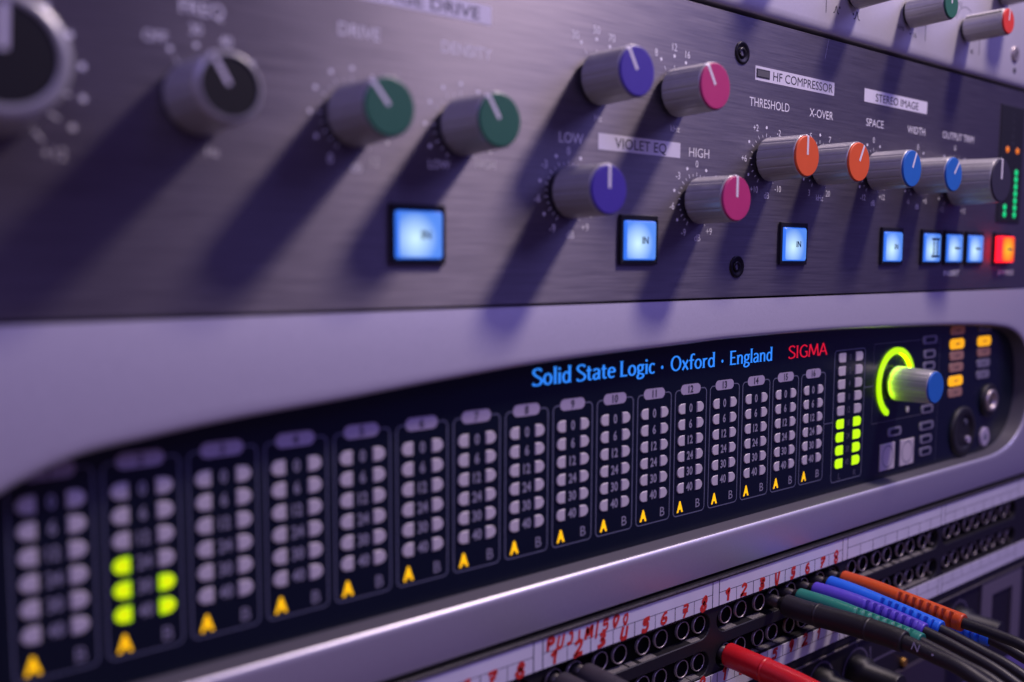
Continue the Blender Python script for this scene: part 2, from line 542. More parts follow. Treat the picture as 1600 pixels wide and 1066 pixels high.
def make_knob(parent, x, z, y0, L, rc, rb, col, ang, label=None, line=False, name='knob', lip=0.38):
    """Fluted grey knob: skirt, body, cap, pointer. ang is the pointer, degrees clockwise from the top."""
    rf = rc + lip
    yl = y0 - L
    m = MB()
    m.lathe(x, z, [(rb * 0.80, y0), (rb * 0.80, y0 - 1.3)], cap1=False, mi=1)
    fl = lambda a: 1 - 0.022 * (0.5 + 0.5 * math.cos(15 * (a + 0.13))) ** 14
    m.lathe(x, z, [(rb * 0.80, y0 - 1.3), (rb - 0.15, y0 - 1.3), (rb, y0 - 1.5), (rb, y0 - 1.9), (rb - (rb - rf) * 0.5, (y0 + yl) / 2), (rf, yl + 1.15)], seg=300, cap1=False, mod=fl)
    if lip < 0.5:
        m.lathe(x, z, [(rf, yl + 1.15), (rf, yl + 0.85), (rf - 0.1, yl + 0.65), (rf - 0.25, yl + 0.6), (rc + 0.02, yl + 0.72), (rc + 0.02, yl + 1.2)], seg=72, cap1=False)
    else:
        m.lathe(x, z, [(rf, yl + 1.15), (rf - 0.06, yl + 1.0), (rf - 0.2, yl + 0.75), (rc + 0.1, yl - 0.25), (rc + 0.02, yl - 0.1), (rc + 0.02, yl + 1.2)], seg=72, cap1=False)
    k = m.build(name, ['knob', 'skirt'], parent, (x, y0, z), label)
    MB().lathe(x, z, [(rc, yl + 1.2), (rc, yl + 0.22), (rc - 0.07, yl + 0.07), (rc - 0.22, yl)], seg=64).build('cap', CAPS[col], k, (x, yl, z))
    if ang is None:
        return k
    a = R(90 - ang)
    ca, sa = math.cos(a), math.sin(a)
    p = MB()
    w = rc * 0.075
    pts = [(x + rc * 0.06 * ca, z + rc * 0.06 * sa), (x + (rc - 0.2) * ca, z + (rc - 0.2) * sa)]
    p.ribbon(pts, 2 * w, yl - 0.03)
    # the pointer runs on over the rim
    vs = []
    for (r, y) in ((rc - 0.2, yl - 0.03), (rc + 0.02, yl + 0.12), (rc + 0.1, yl + 0.62), (rf - 0.2, yl + 0.56), (rf + 0.04, yl + 0.7), (rf + 0.05, yl + 1.3)):
        for s in (1, -1):
            vs.append((x + r * ca - s * w * sa, y, z + r * sa + s * w * ca))
    p.add(vs, [(2 * i, 2 * i + 1, 2 * i + 3, 2 * i + 2) for i in range(5)])
    p.build('pointer', 'white_line', k, (x, yl, z))
    if line is not False:
        ca, sa = math.cos(R(90 - line)), math.sin(R(90 - line))
        g = MB()
        vs = []
        for (r, y) in ((rf + 0.06, yl + 1.3), (rb + 0.06, y0 - 1.9)):
            for s in (1, -1):
                vs.append((x + r * ca - s * w * 1.6 * sa, y, z + r * sa + s * w * 1.6 * ca))
        g.add(vs, [(0, 1, 3, 2)])
        g.build('groove', 'knob_line', k, (x, y0, z))
    return k


def scale_ring(parent, x, z, ticks, dots, labels, r_in=7.3, r_tick=8.5, r_dot=10.3, r_lab=11.2, h=2.05, dot=0.5, y=-0.04, tw=0.22, unit=None, m='white'):
    """Printed scale round a knob; angles clockwise from the top."""
    b = MB()
    for i, t in enumerate(ticks):
        a = R(90 - t)
        r2 = r_tick if i % 2 == 0 else r_tick - 0.45
        b.ribbon([(x + r_in * math.cos(a), z + r_in * math.sin(a)), (x + r2 * math.cos(a), z + r2 * math.sin(a))], tw, y)
    for t in dots:
        a = R(90 - t)
        cx, cz = x + r_dot * math.cos(a), z + r_dot * math.sin(a)
        b.add([(cx + dot * math.cos(2 * PI * k / 14), y, cz + dot * math.sin(2 * PI * k / 14)) for k in range(14)], [tuple(range(14))])
    for t, s in labels:
        a = R(90 - t)
        rl = r_lab
        b.text(s, x + rl * math.cos(a), z + rl * math.sin(a) - h / 2, h, y, sx=0.9)
    if unit:
        b.text(unit, x + 0.9, z - r_lab - h / 2, h, y, sx=0.9)
    return b.build('knob_scale', m, parent, (x, 0, z))


def rng(a, b, s):
    out = []
    while a <= b + 1e-6:
        out.append(a)
        a += s
    return out


KN = [  # x, z, L, cap radius, body radius, colour, pointer angle, label
    (-29.0, 43.8, 19.0, 8.1, 11.6, 'black', 3, 'big knob with black cap cut by the left edge'),
    (8.6, 43.3, 16.8, 5.6, 7.3, 'black', -30, 'knob with black cap'),
    (43.2, 43.4, 16.0, 6.0, 7.0, 'green', -40, 'knob with green cap under DRIVE'),
    (72.7, 43.6, 15.5, 6.05, 6.9, 'green', -33, 'knob with green cap under DENSITY'),
    (117.7, 60.4, 15.4, 6.3, 6.95, 'purple', -31, 'upper knob with purple cap'),
    (149.1, 60.35, 15.4, 6.3, 6.95, 'pink', -32, 'upper knob with pink cap'),
    (107.9, 29.7, 15.6, 6.2, 6.9, 'purple', 0, 'lower knob with purple cap under LOW'),
    (160.1, 29.8, 15.2, 6.4, 6.95, 'pink', 0, 'lower knob with pink cap under HIGH'),
    (194.1, 44.4, 15.5, 6.25, 6.95, 'orange', 0, 'knob with orange cap under THRESHOLD'),
    (224.4, 44.7, 15.1, 6.35, 6.95, 'orange', 26, 'knob with orange cap under X-OVER'),
    (258.9, 44.8, 15.2, 6.35, 6.95, 'blue', 24, 'knob with blue cap under SPACE'),
    (291.1, 44.8, 14.6, 6.25, 6.9, 'blue', 38, 'knob with blue cap under WIDTH'),
    (321.0, 44.0, 19.0, 8.3, 9.3, 'slate', 0, 'big knob with dark slate cap under OUTPUT TRIM'),
]
for (x, z, L, rc, rb, col, ang, lab) in KN:
    make_knob(proc, x, z, 0.0, L, rc, rb, col, ang, lab, lip=2.3 if x < -20 else 1.1 if x < 10 else 0.38)

T25 = rng(-150, 150, 12.5)
T30 = rng(-150, 150, 15)
scale_ring(proc, -29.0, 43.8, rng(-140, 140, 20), rng(-140, 120, 20), [(140, '+12'), (-140, '-12'), (0, '0')], r_in=12.2, r_tick=14.5, r_dot=16.6, r_lab=17.3, h=2.1, dot=0.62, tw=0.45)
scale_ring(proc, 8.6, 43.3, [-30, 0, 30, 60], [-30, 0, 30, 60], [(-36, 'OFF'), (0, '30'), (27, '40'), (54, '50')], r_lab=13.4, unit=None)
MB().text('Hz', 11.4, 32.2, 1.75, -0.04).build('lettering', 'white', proc)
scale_ring(proc, 43.2, 43.4, rng(-150, 150, 15), rng(-120, 120, 30), [(150, '12'), (-150, '0')], unit='dB')
scale_ring(proc, 72.7, 43.6, rng(-150, 150, 15), rng(-120, 120, 30), [(138, 'HIGH'), (-146, 'LOW')])
for (x, z, ls, u) in ((117.7, 60.4, ('30', '50', '70', '90'), 'Hz'), (149.1, 60.35, ('8', '12', '16', '20'), 'kHz')):
    scale_ring(proc, x, z, [-30, 0, 30, 60], [-32, 0, 28, 58], list(zip((-36, 0, 26, 52), ls)), r_dot=10.7, r_lab=13.2, unit=None)
    MB().text(u, x + 0.9, z - 10.9, 1.75, -0.04).build('lettering', 'white', proc)
for (x, z) in ((107.9, 29.7), (160.1, 29.8)):
    scale_ring(proc, x, z, T25, [-125, -75, -25, 25, 75, 125], [(-150, '-9'), (-100, '-6'), (-50, '-3'), (0, '0'), (50, '+3'), (100, '+6'), (145, '+9')], r_lab=11.0, unit='dB')
scale_ring(proc, 194.1, 44.4, T30, [-120, -60, 0, 60, 120], [(-149, '+10'), (-91, '+6'), (-30, '+2'), (36, '-2'), (90, '-6'), (142, '-10')], r_lab=11.3, unit='dB')
scale_ring(proc, 224.4, 44.7, T30, [-120, -60, 0, 60, 120], [(-150, '3'), (-90, '4'), (-30, '5'), (33, '7'), (90, '12'), (148, '20')], r_lab=11.0, unit='kHz')
for (x, z, a, b) in ((258.9, 44.8, '-12', '+12'), (291.1, 44.8, '-6', '+6')):
    scale_ring(proc, x, z, T30, [-125, -75, -25, 25, 75, 125], [(-148, a), (0, '0'), (142, b)], r_lab=11.4, unit='dB')
scale_ring(proc, 321.0, 44.0, rng(-140, 140, 20), rng(-120, 120, 40), [(-140, '-12'), (0, '0'), (140, '+12')], r_in=10.0, r_tick=11.8, r_dot=13.5, r_lab=14.2, unit=None)

for (s, x0, x1, z, h) in (('FREQ', 5.6, 14.4, 59.4, 2.7), ('DRIVE', 40.0, 50.4, 60.5, 2.7), ('DENSITY', 67.2, 82.0, 60.6, 2.7), ('LOW', 104.5, 113.2, 42.8, 2.7), ('HIGH', 156.4, 165.7, 42.8, 2.7),
                         ('THRESHOLD', 184.8, 206.1, 60.8, 2.7), ('X-OVER', 217.7, 231.8, 60.7, 2.7), ('SPACE', 253.3, 265.2, 60.9, 2.7), ('WIDTH', 282.6, 296.0, 61.0, 2.7),
                         ('OUTPUT TRIM', 310.2, 336.8, 61.4, 2.7), ('INSERT', 316.2, 329.4, 6.2, 2.2), ('BYPASS', 366.0, 381.0, 6.2, 2.2)):
    MB().text(s, (x0 + x1) / 2, z, h, -0.04, w=x1 - x0).build('lettering', 'white', proc)

for (s, x0, x1, z0, z1, tx0, tx1) in (('VINTAGE DRIVE', 36.0, 81.9, 69.0, 73.5, 39.5, 78.3), ('VIOLET EQ', 118.8, 152.4, 42.0, 46.4, 125.2, 146.3),
                                    ('HF COMPRESSOR', 187.4, 232.0, 69.05, 73.5, 196.8, 231.0), ('STEREO IMAGE', 251.4, 296.8, 69.3, 74.0, 259.0, 290.0)):
    pl = MB().box(x0, x1, -0.05, 0.05, z0, z1).build('section_label', 'plateprint', proc, label='white %s block' % s)
    MB().text(s, (tx0 + tx1) / 2, z0 + 0.85, 2.75, -0.09, w=tx1 - tx0, bold=False).build('lettering', 'darkprint', pl)
ind = MB().box(187.9, 194.9, -0.12, 0.1, 69.9, 72.7).build('indicator_window', 'darkprint', proc)
MB().box(188.4, 194.4, -0.22, 0.1, 70.35, 72.25).build('pane', 'grey_cap', ind)

# buttons
BT = [(60.0, 'blue', 'IN'), (134.9, 'blue', 'IN'), (210.0, 'blue', 'IN'), (273.6, 'blue', 'IN'), (303.6, 'blue', 'coil'), (322.2, 'blue', 'dash'), (340.8, 'blue', 'dash'), (367.0, 'red', 'dash')]
for (x, col, mark) in BT:
    hw = 7.6
    z0, z1 = 10.7, 24.7
    b = MB()
    b.box(x - hw, x + hw, -0.9, 0.2, z0, z0 + 1.1, 0.2)
    b.box(x - hw, x + hw, -0.9, 0.2, z1 - 1.5, z1, 0.2)
    b.box(x - hw, x - hw + 1.0, -0.9, 0.2, z0 + 1.1, z1 - 1.5)
    b.box(x + hw - 0.7, x + hw, -0.9, 0.2, z0 + 1.1, z1 - 1.5)
    b.box(x - hw + 1.0, x + hw - 0.7, -0.2, 0.2, z0 + 1.1, z1 - 1.5)
    bb = b.build('button', 'bezel', proc, (x, 0, 17.5), label='red backlit button' if col == 'red' else None)
    zc = (z0 + 1.1 + z1 - 1.5) / 2
    cx = x + 0.15
    yf = -3.4 if col == 'red' else -1.5
    c = MB()
    rr = rrect(cx - 6.35, cx + 6.35, zc - 5.55, zc + 5.55, 0.7, 4)
    c.prism(rr, yf, -0.3, b=0.45)
    nf = len(rr)
    c.mi = [0] + [1] * nf + [1] * nf
    c.build('lens', ['lens_' + col, 'lens_side_' + col], bb, (cx, yf, zc))
    t = MB()
    if mark == 'IN':
        t.text('IN', cx + 1.5, zc - 0.9, 1.9, yf - 0.04, bold=True)
    elif mark == 'coil':
        for s in (-1, 1):
            t.ribbon([(cx + 1.8 + s * 1.5, zc - 2.8), (cx + 1.8 + s * 1.5, zc + 2.8)], 0.8, yf - 0.04)
            t.ribbon([(cx - 1.4, zc + s * 3.4), (cx + 5.0, zc + s * 3.4)], 0.9, yf - 0.04)
        for k in range(4):
            t.ribbon([(cx + 1.3, zc - 1.8 + k * 1.2), (cx + 2.3, zc - 1.8 + k * 1.2)], 0.3, yf - 0.04)
    else:
        t.ribbon([(cx - 0.6, zc), (cx + 4.0, zc)], 0.75, yf - 0.04)
        t.ribbon([(cx - 0.6, zc), (cx + 1.0, zc + 0.55)], 0.4, yf - 0.05)
    t.build('lettering', 'btn_print', bb)

# socket screws
for z in (76.4, 10.0):
    s = MB()
    s.lathe(180.5, z, [(3.5, 0.1), (3.5, -0.25), (3.2, -0.45), (2.6, -0.3), (1.7, 0.0)], seg=40, cap1=False)
    s.lathe(180.5, z, [(1.7, 0.0), (1.7, -0.35), (1.05, -0.35)], seg=40, cap1=False)
    sc = s.build('screw', 'screw', proc, (180.5, 0, z))
    MB().lathe(180.5, z, [(1.15, -0.36), (1.1, 0.4)], seg=6, smooth=False).build('socket', 'skirt', sc)
# a small scratch in the brushed plate
MB().ribbon([(225.8, 80.8), (226.6, 83.6), (227.7, 87.6)], 0.16, -0.03).build('scratch', 'plateprint', proc)

# level meter of the processor
lm = MB().box(361.0, 384.0, -0.35, 0.2, 29.3, 80.3, 0.2).build('level_meter', 'skirt', proc)
for (xc, lit) in ((368.3, 2), (378.2, 7)):
    for i in range(15):
        z = 33.0 + i * 3.13
        if i == 9:
            m = 'led_amber'
        elif i < lit:
            m = 'led_green'
        else:
            m = 'led_off'
        zz = z if i != 9 else 61.3
        if i > 9:
            zz = z + 0.5
        if m == 'led_off':
            continue
        MB().lathe(xc, zz, [(1.3, -0.3), (1.3, -0.5), (0.95, -0.65)], seg=20).build('led', m, lm, (xc, -0.3, zz))
hs = MB()
for i in range(10, 15):
    hs.text(str((15 - i) * 3), 373.2, 32.4 + i * 3.13, 1.3, -0.4)
hs.build('lettering', 'legend_faint', lm)

# ================================================================== 2. silver meter unit (2 rack units)
mix = thing('summing_mixer', 'silver fronted rack mixer with sixteen numbered level meters in a black window', 'audio mixer', (170, 0, -88.4))
BUL = 4.0


def yb(z):
    u = (z + 44.2) / 44.2
    return -BUL * (1 - min(1.0, abs(u)) ** (2.0 if u > 0 else 3.2))


top_px = [(-28.8, -27), (-18.1, -24.7), (-2.3, -22.2), (15.5, -20.3), (40.7, -18.5), (68.7, -16.2), (103.9, -13.9), (156.3, -12.2), (184.7, -11.5), (248.3, -11.4), (322.3, -13.0), (362.4, -14.7)]


def bulge_fix(x, z):
    zz = z
    for _ in range(6):
        k = (184.055 + yb(zz)) / 184.055
        zz = CAM[2] + (z - CAM[2]) * k
    return CAM[0] + (x - CAM[0]) * k, zz


top = [bulge_fix(*q) for q in top_px]
ZB = -75.6
contour = []            # clockwise along the top from left, then right end, bottom, left end
contour += catmull([(-36, -38), (-33.5, -30.8)] + top[1:], 6)
contour += catmull([top[-1], (376, -16.6), (388, -21.5), (395, -30), (397.5, -41)], 6)[1:]
contour += catmull([(397.5, -41), (397, -52), (392, -63.5), (382, -71.5), (368, -75.0), (352, ZB)], 6)[1:]
contour += [(352 - i * 8.0, ZB) for i in range(1, 46)]
contour += catmull([(-8, ZB), (-24, -74.6), (-33, -68), (-36.5, -54), (-36, -38)], 6)[1:-1]
contour = contour[::-1]                                              # anticlockwise from the front
N = len(contour)
cx_, cz_ = 180.0, -44.0
hw_ = max(abs(p[0] - cx_) for p in contour)
hh_ = 32.0
outer = []
OW, OH = (X1 - X0) / 2, 44.0
OCX, OCZ = (X0 + X1) / 2, -44.3
uv = [((p[0] - cx_) / hw_, (p[1] - cz_) / hh_) for p in contour]
for (u, v) in uv:
    m_ = max(abs(u), abs(v))
    outer.append((OCX + u / m_ * OW, OCZ + v / m_ * OH))
for sx_ in (-1, 1):
    for sz_ in (-1, 1):
        i = min(range(N), key=lambda i: (outer[i][0] - (OCX + sx_ * OW)) ** 2 + (outer[i][1] - (OCZ + sz_ * OH)) ** 2)
        outer[i] = (OCX + sx_ * OW, OCZ + sz_ * OH)


def inset(poly, d):
    n = len(poly)
    out = []
    for i in range(n):
        a, b = poly[i - 1], poly[(i + 1) % n]
        dx, dz = b[0] - a[0], b[1] - a[1]
        l = math.hypot(dx, dz) or 1
        out.append((poly[i][0] - dz / l * d, poly[i][1] + dx / l * d))
    return out


rings = []
rings.append([(p[0], yb(p[1]), p[1]) for p in outer])
S_ = 9
for k in range(1, S_ + 1):
    t = k / S_
    t = 1 - (1 - t) ** 1.15
    r_ = []
    for o_, c_ in zip(outer, contour):
        x, z = o_[0] + (c_[0] - o_[0]) * t, o_[1] + (c_[1] - o_[1]) * t
        r_.append((x, yb(z), z))
    rings.append(r_)
YW = 3.0
for a in (18, 36, 54, 72, 90):
    d = 1.5 * math.sin(R(a))
    dy = 1.5 * (1 - math.cos(R(a)))
    rings.append([(p[0], yb(c_[1]) + dy, p[1]) for p, c_ in zip(inset(contour, d), contour)])
rings.append([(p[0], YW + 0.3, p[1]) for p in inset(contour, 2.1)])
fas = MB()
vs = [q for r_ in rings for q in r_]
fs = []
for k in range(len(rings) - 1):
    for j in range(N):
        fs.append((k * N + j, k * N + (j + 1) % N, (k + 1) * N + (j + 1) % N, (k + 1) * N + j))
fas.add(vs, fs, 0, True)
for q in range(3 * N):
    fas.mi[-1 - q] = 1
wall = [(p[0], 12.0, p[1]) for p in outer] + [(p[0], yb(p[1]) + 0.01, p[1]) for p in outer]
fas.add(wall, [(j, (j + 1) % N, N + (j + 1) % N, N + j) for j in range(N)], 0, False)
fas.build('fascia', ['silver', 'window_edge'], mix, (170, 0, -44))
MB().box(-50, 404, YW, 12, -82, -5).build('display_panel', 'glass', mix)
MB().box(X0 + 22, X1 - 22, 12.2, 190, -87.5, -1).build('chassis', 'chassis', mix)
YP = YW - 0.03
YL = YW - 0.05

# sixteen channel meters
half = []
for k in range(9):
    a = R(90 + 180 * k / 8)
    half.append((1.2 + 2.4 * math.cos(a) * 1.1, 1.65 * math.sin(a)))
half_l = [(min(p[0], 1.55), p[1]) for p in half]
# left segment: flat on the right; right segment mirrored
segL = [(1.6, 1.65)] + [(0.1 + 1.75 * math.cos(R(a)), 1.65 * math.sin(R(a))) for a in range(90, 271, 15)] + [(1.6, -1.65)]
segR = [(-p[0], p[1]) for p in segL][::-1]
sqL = [(2.4, 1.75)] + [(-1.1 + 1.3 * math.cos(R(a)), 0.45 + 1.3 * math.sin(R(a))) for a in range(90, 181, 15)] + [(-1.1 + 1.3 * math.cos(R(a)), -0.45 + 1.3 * math.sin(R(a))) for a in range(180, 271, 15)] + [(2.4, -1.75)]
sqR = [(-p[0], p[1]) for p in sqL][::-1]
SEG = {}
for nm, poly in (('L', segL), ('R', segR), ('SL', sqL), ('SR', sqR)):
    for mm in ('unlit', 'lit_green', 'lit_green_hot'):
        SEG[nm + mm] = MB().prism(poly, -0.3, 0.0, b=0.22, smooth=False).mesh('led_segment', mm)
pill = MB()
pill.prism(rrect(-4.65, 4.65, -1.6, 1.6, 1.58, 6), -0.04, 0.02)
PILL = pill.mesh('number_plate', 'numplate')
fr = MB()
hwid, zt, zbm = 7.4, 0.0, -39.6
rr_ = 1.4
pth = [(4.6, zt)] + [(hwid - rr_ + rr_ * math.cos(R(a)), zt - rr_ + rr_ * math.sin(R(a))) for a in range(90, -1, -15)] + [(hwid - rr_ + rr_ * math.cos(R(a)), zbm + rr_ + rr_ * math.sin(R(a))) for a in range(0, -91, -15)]
pth = pth + [(-p[0], p[1]) for p in pth[::-1]]
fr.ribbon(pth, 0.34, 0.0)
FRAME = fr.mesh('meter_frame', 'outline')
nums = MB()
for i, s in enumerate(('0', '6', '12', '24', '30', '40')):
    nums.text(s, 0, -7.15 - 5 * i, 2.5, 0.0, sx=0.80, bold=True)
NUMS = nums.mesh('lettering', 'legend')
TA = MB().text('A', 0, -1.55, 3.1, 0.0, w=2.9, bold=True).mesh('a_mark', 'lit_amber')
TB = MB().text('B', 0, -1.4, 2.8, 0.0, w=2.0).mesh('b_mark', 'legend')
CS, CX0 = 16.672, -20.278
for n in range(16):
    xc = CX0 + CS * n
    g = place(FRAME, 'channel_meter', mix, (xc + 0.25, YP, -28.1), 'channel meter %d%s' % (n + 1, ' with green lit segments' if n == 1 else ''))
    place(PILL, 'number_plate', g, (xc, YP, -28.05))
    MB().text(str(n + 1), xc, -29.1, 2.15, YP - 0.08, bold=True, sx=0.9).build('channel_number', 'darkprint', g)
    for i in range(6):
        z = -34.0 - 5.0 * i
        ml = 'unlit'
        mr_ = 'unlit'
        if n == 1 and i >= 3:
            ml = 'lit_green_hot'
        if n == 1 and i >= 4:
            mr_ = 'lit_green_hot'
        place(SEG['L' + ml], 'led_segment', g, (xc - 4.15, YP, z))
        place(SEG['R' + mr_], 'led_segment', g, (xc + 4.55, YP, z))
    place(NUMS, 'lettering', g, (xc + 0.25, YP, -28.1))
    place(TA, 'a_mark', g, (xc - 4.0, YP, -64.9))
    place(TB, 'b_mark', g, (xc + 4.5, YP, -64.9))

# main stereo meter
mm_ = MB()
mm_.ribbon(rrect(243.2, 263.9, -70.0, -20.8, 1.4), 0.34, YP, closed=True)
mm_.ribbon([(237.4, -47.3), (243.1, -47.3)], 0.3, YP)
mm_.ribbon([(264.0, -36.0), (270.5, -36.0)], 0.3, YP)
mmo = mm_.build('main_meter', 'outline', mix, (253.5, YP, -45))
tx = MB()
for i, s in enumerate(('0', '2', '4', '8', '12', '18', '24', '30', '40')):
    z = -23.6 - 4.96 * i
    m = 'lit_green' if i >= 5 else 'unlit'
    place(SEG['SL' + m], 'led_segment', mmo, (248.0, YP, z))
    place(SEG['SR' + m], 'led_segment', mmo, (259.5, YP, z))
    tx.text(s, 253.7, z - 1.1, 2.2, YP, sx=0.75)
tx.text('L', 248.8, -69.2, 2.2, YP)
tx.text('R', 259.3, -69.2, 2.2, YP)
tx.build('lettering', 'legend_faint', mmo)

# volume ring and knob
RX, RZ = 286.8, -36.0
rg = MB()
YR = YP - 0.7
arc = [R(a) for a in range(16, 241, 4)]
n_ = len(arc)
vs = [(RX + r_ * math.cos(a), YR, RZ + r_ * math.sin(a)) for a in arc for r_ in (11.7, 14.15)]
rg.add(vs, [(2 * i, 2 * i + 1, 2 * i + 3, 2 * i + 2) for i in range(n_ - 1)])
for r_, m_ in ((14.15, 0), (11.7, 1)):
    wv = [(RX + r_ * math.cos(a), y_, RZ + r_ * math.sin(a)) for a in arc for y_ in (YR, YP)]
    rg.add(wv, [(2 * i, 2 * i + 1, 2 * i + 3, 2 * i + 2) for i in range(n_ - 1)], m_)
for a, sg in ((16, -1), (240, 1)):
    cxr, czr = RX + 12.9 * math.cos(R(a)), RZ + 12.9 * math.sin(R(a))
    ep = [(cxr + 1.23 * math.cos(R(a + sg * t)), czr + 1.23 * math.sin(R(a + sg * t))) for t in range(0, 181, 15)]
    if sg < 0:
        ep = ep[::-1]
    rg.add([(p_[0], YR, p_[1]) for p_ in ep], [tuple(range(len(ep)))])
    rg.add([(p_[0], y_, p_[1]) for p_ in ep for y_ in (YR, YP)], [(2 * i, 2 * i + 1, 2 * i + 3, 2 * i + 2) for i in range(len(ep) - 1)])
rg.build('light_ring', ['lit_ring', 'ring_glow_helper'], mix, (RX, YP, RZ), 'glowing green level ring')
vk = make_knob(mix, 285.4, -35.9, YW, 17.2, 6.0, 6.9, 'blue', None, 'volume knob with blue cap', name='volume_knob')
ol = MB()
ol.ribbon([(306.0, -19.8), (270.2, -19.8), (270.2, -50.8), (317.0, -50.8)], 0.26, YP)
ol.ribbon([(322.0, -19.8), (322.0, -72.0)], 0.2, YP)
ol.build('panel_line', 'legend_faint', mix)
MB().lathe(297.0, -47.6, [(1.2, YP), (1.2, YP - 0.2)], seg=20).build('status_led', 'unlit', mix)


def key(x, z, w, h, m, inner=None, label=None):
    k = MB().prism(rrect(x - w / 2, x + w / 2, z - h / 2, z + h / 2, min(w, h) * 0.42, 5), YP - 0.35, YP + 0.05, b=0.2).build('key', m, mix, (x, YP, z), label)
    if inner:
        MB().prism(rrect(x - w * 0.32, x + w * 0.32, z - h * 0.28, z + h * 0.28, h * 0.2, 4), YP - 0.42, YP - 0.2).build('legend_mark', inner, k)
    else:
        MB().ribbon([(x - w * 0.12, z - h * 0.05), (x + w * 0.14, z + h * 0.05)], h * 0.14, YP - 0.42).build('legend_mark', 'darkprint', k)


for z in (-20.1, -26.0, -31.0, -49.0, -56.0, -61.6, -66.8):
    key(313.0, z, 12.0 if z in (-20.1, -56.0) else 10.0, 3.5, 'key_grey', 'glass')
key(287.5, -55.6, 10.5, 3.6, 'key_grey', 'glass')
for (z, m) in ((-17.3, 'dim_amber'), (-23.1, 'lit_amber_key'), (-28.2, 'dim_amber'), (-33.2, 'dim_amber'), (-39.1, 'lit_amber_key'), (-44.1, 'dim_amber')):
    key(336.8, z, 12.6, 4.4 if m != 'dim_amber' else 3.8, m, None, 'amber lit key' if m != 'dim_amber' else None)
for (z, m) in ((-17.2, 'key_grey'), (-23.2, 'lit_amber_key'), (-28.1, 'dim_amber'), (-33.1, 'key_grey'), (-38.2, 'key_grey')):
    key(362.2, z, 12.6, 4.4 if m == 'lit_amber_key' else 3.6, m, None, 'amber lit key' if m == 'lit_amber_key' else None)
for x in (282.4, 297.5):
    sq = MB().box(x - 5.4, x + 5.4, YP - 0.45, YP + 0.05, -70.4, -59.8, 0.2).build('square_key', 'white_key', mix, (x, YP, -64.8))
    MB().ribbon([(x + 4.0 * math.cos(2 * PI * k / 32), -65.0 + 4.3 * math.sin(2 * PI * k / 32)) for k in range(32)], 0.4, YP - 0.5, closed=True).build('legend_mark', 'outline', sq)
# headphone socket, round black socket and small port
hj = MB().lathe(368.6, -50.4, [(7.4, YP), (7.4, YP - 1.2), (6.8, YP - 1.5), (5.0, YP - 1.5), (4.6, YP - 1.0)], seg=40, cap1=False).build('headphone_socket', 'skirt', mix)
MB().lathe(368.6, -50.4, [(5.0, YP), (5.0, YP - 2.2), (4.5, YP - 2.6), (3.5, YP - 2.4), (3.3, YP)], seg=40, cap1=True).build('ring', 'chrome', hj)
MB().lathe(368.6, -50.4, [(3.25, YP - 0.2), (3.2, YP - 0.3)], seg=24).build('hole', 'skirt', hj)
xs = MB()
xs.lathe(345.0, -62.0, [(11.0, YP), (11.0, YP - 0.8), (10.0, YP - 1.4), (7.6, YP - 1.4), (7.2, YP - 0.6), (6.6, YP - 0.5)], seg=48)
xo = xs.build('microphone_socket', 'skirt', mix)
MB().lathe(349.0, -66.0, [(1.6, YP - 0.5), (1.5, YP - 1.6)], seg=20).build('pin', 'numplate', xo)
MB().lathe(346.5, -57.8, [(1.2, YP - 0.5), (1.1, YP - 1.2)], seg=20).build('pin', 'legend_faint', xo)
MB().text('1', 355.6, -67.4, 2.6, YP).build('lettering', 'legend', mix)
pt = MB().lathe(366.3, -67.0, [(4.4, YP), (4.4, YP - 0.6), (3.9, YP - 0.9)], seg=28).build('round_key', 'numplate', mix)
MB().lathe(366.3, -67.0, [(1.6, YP - 0.9), (1.4, YP - 1.0)], seg=20).build('legend_mark', 'outline', pt)

# ---- logo in flared letters, drawn stroke by stroke with a broad nib
def ell(cx, cz, rx, rz, a0, a1, n=20):
    return [(cx + rx * math.cos(R(a0 + (a1 - a0) * k / n)), cz + rz * math.sin(R(a0 + (a1 - a0) * k / n))) for k in range(n + 1)]


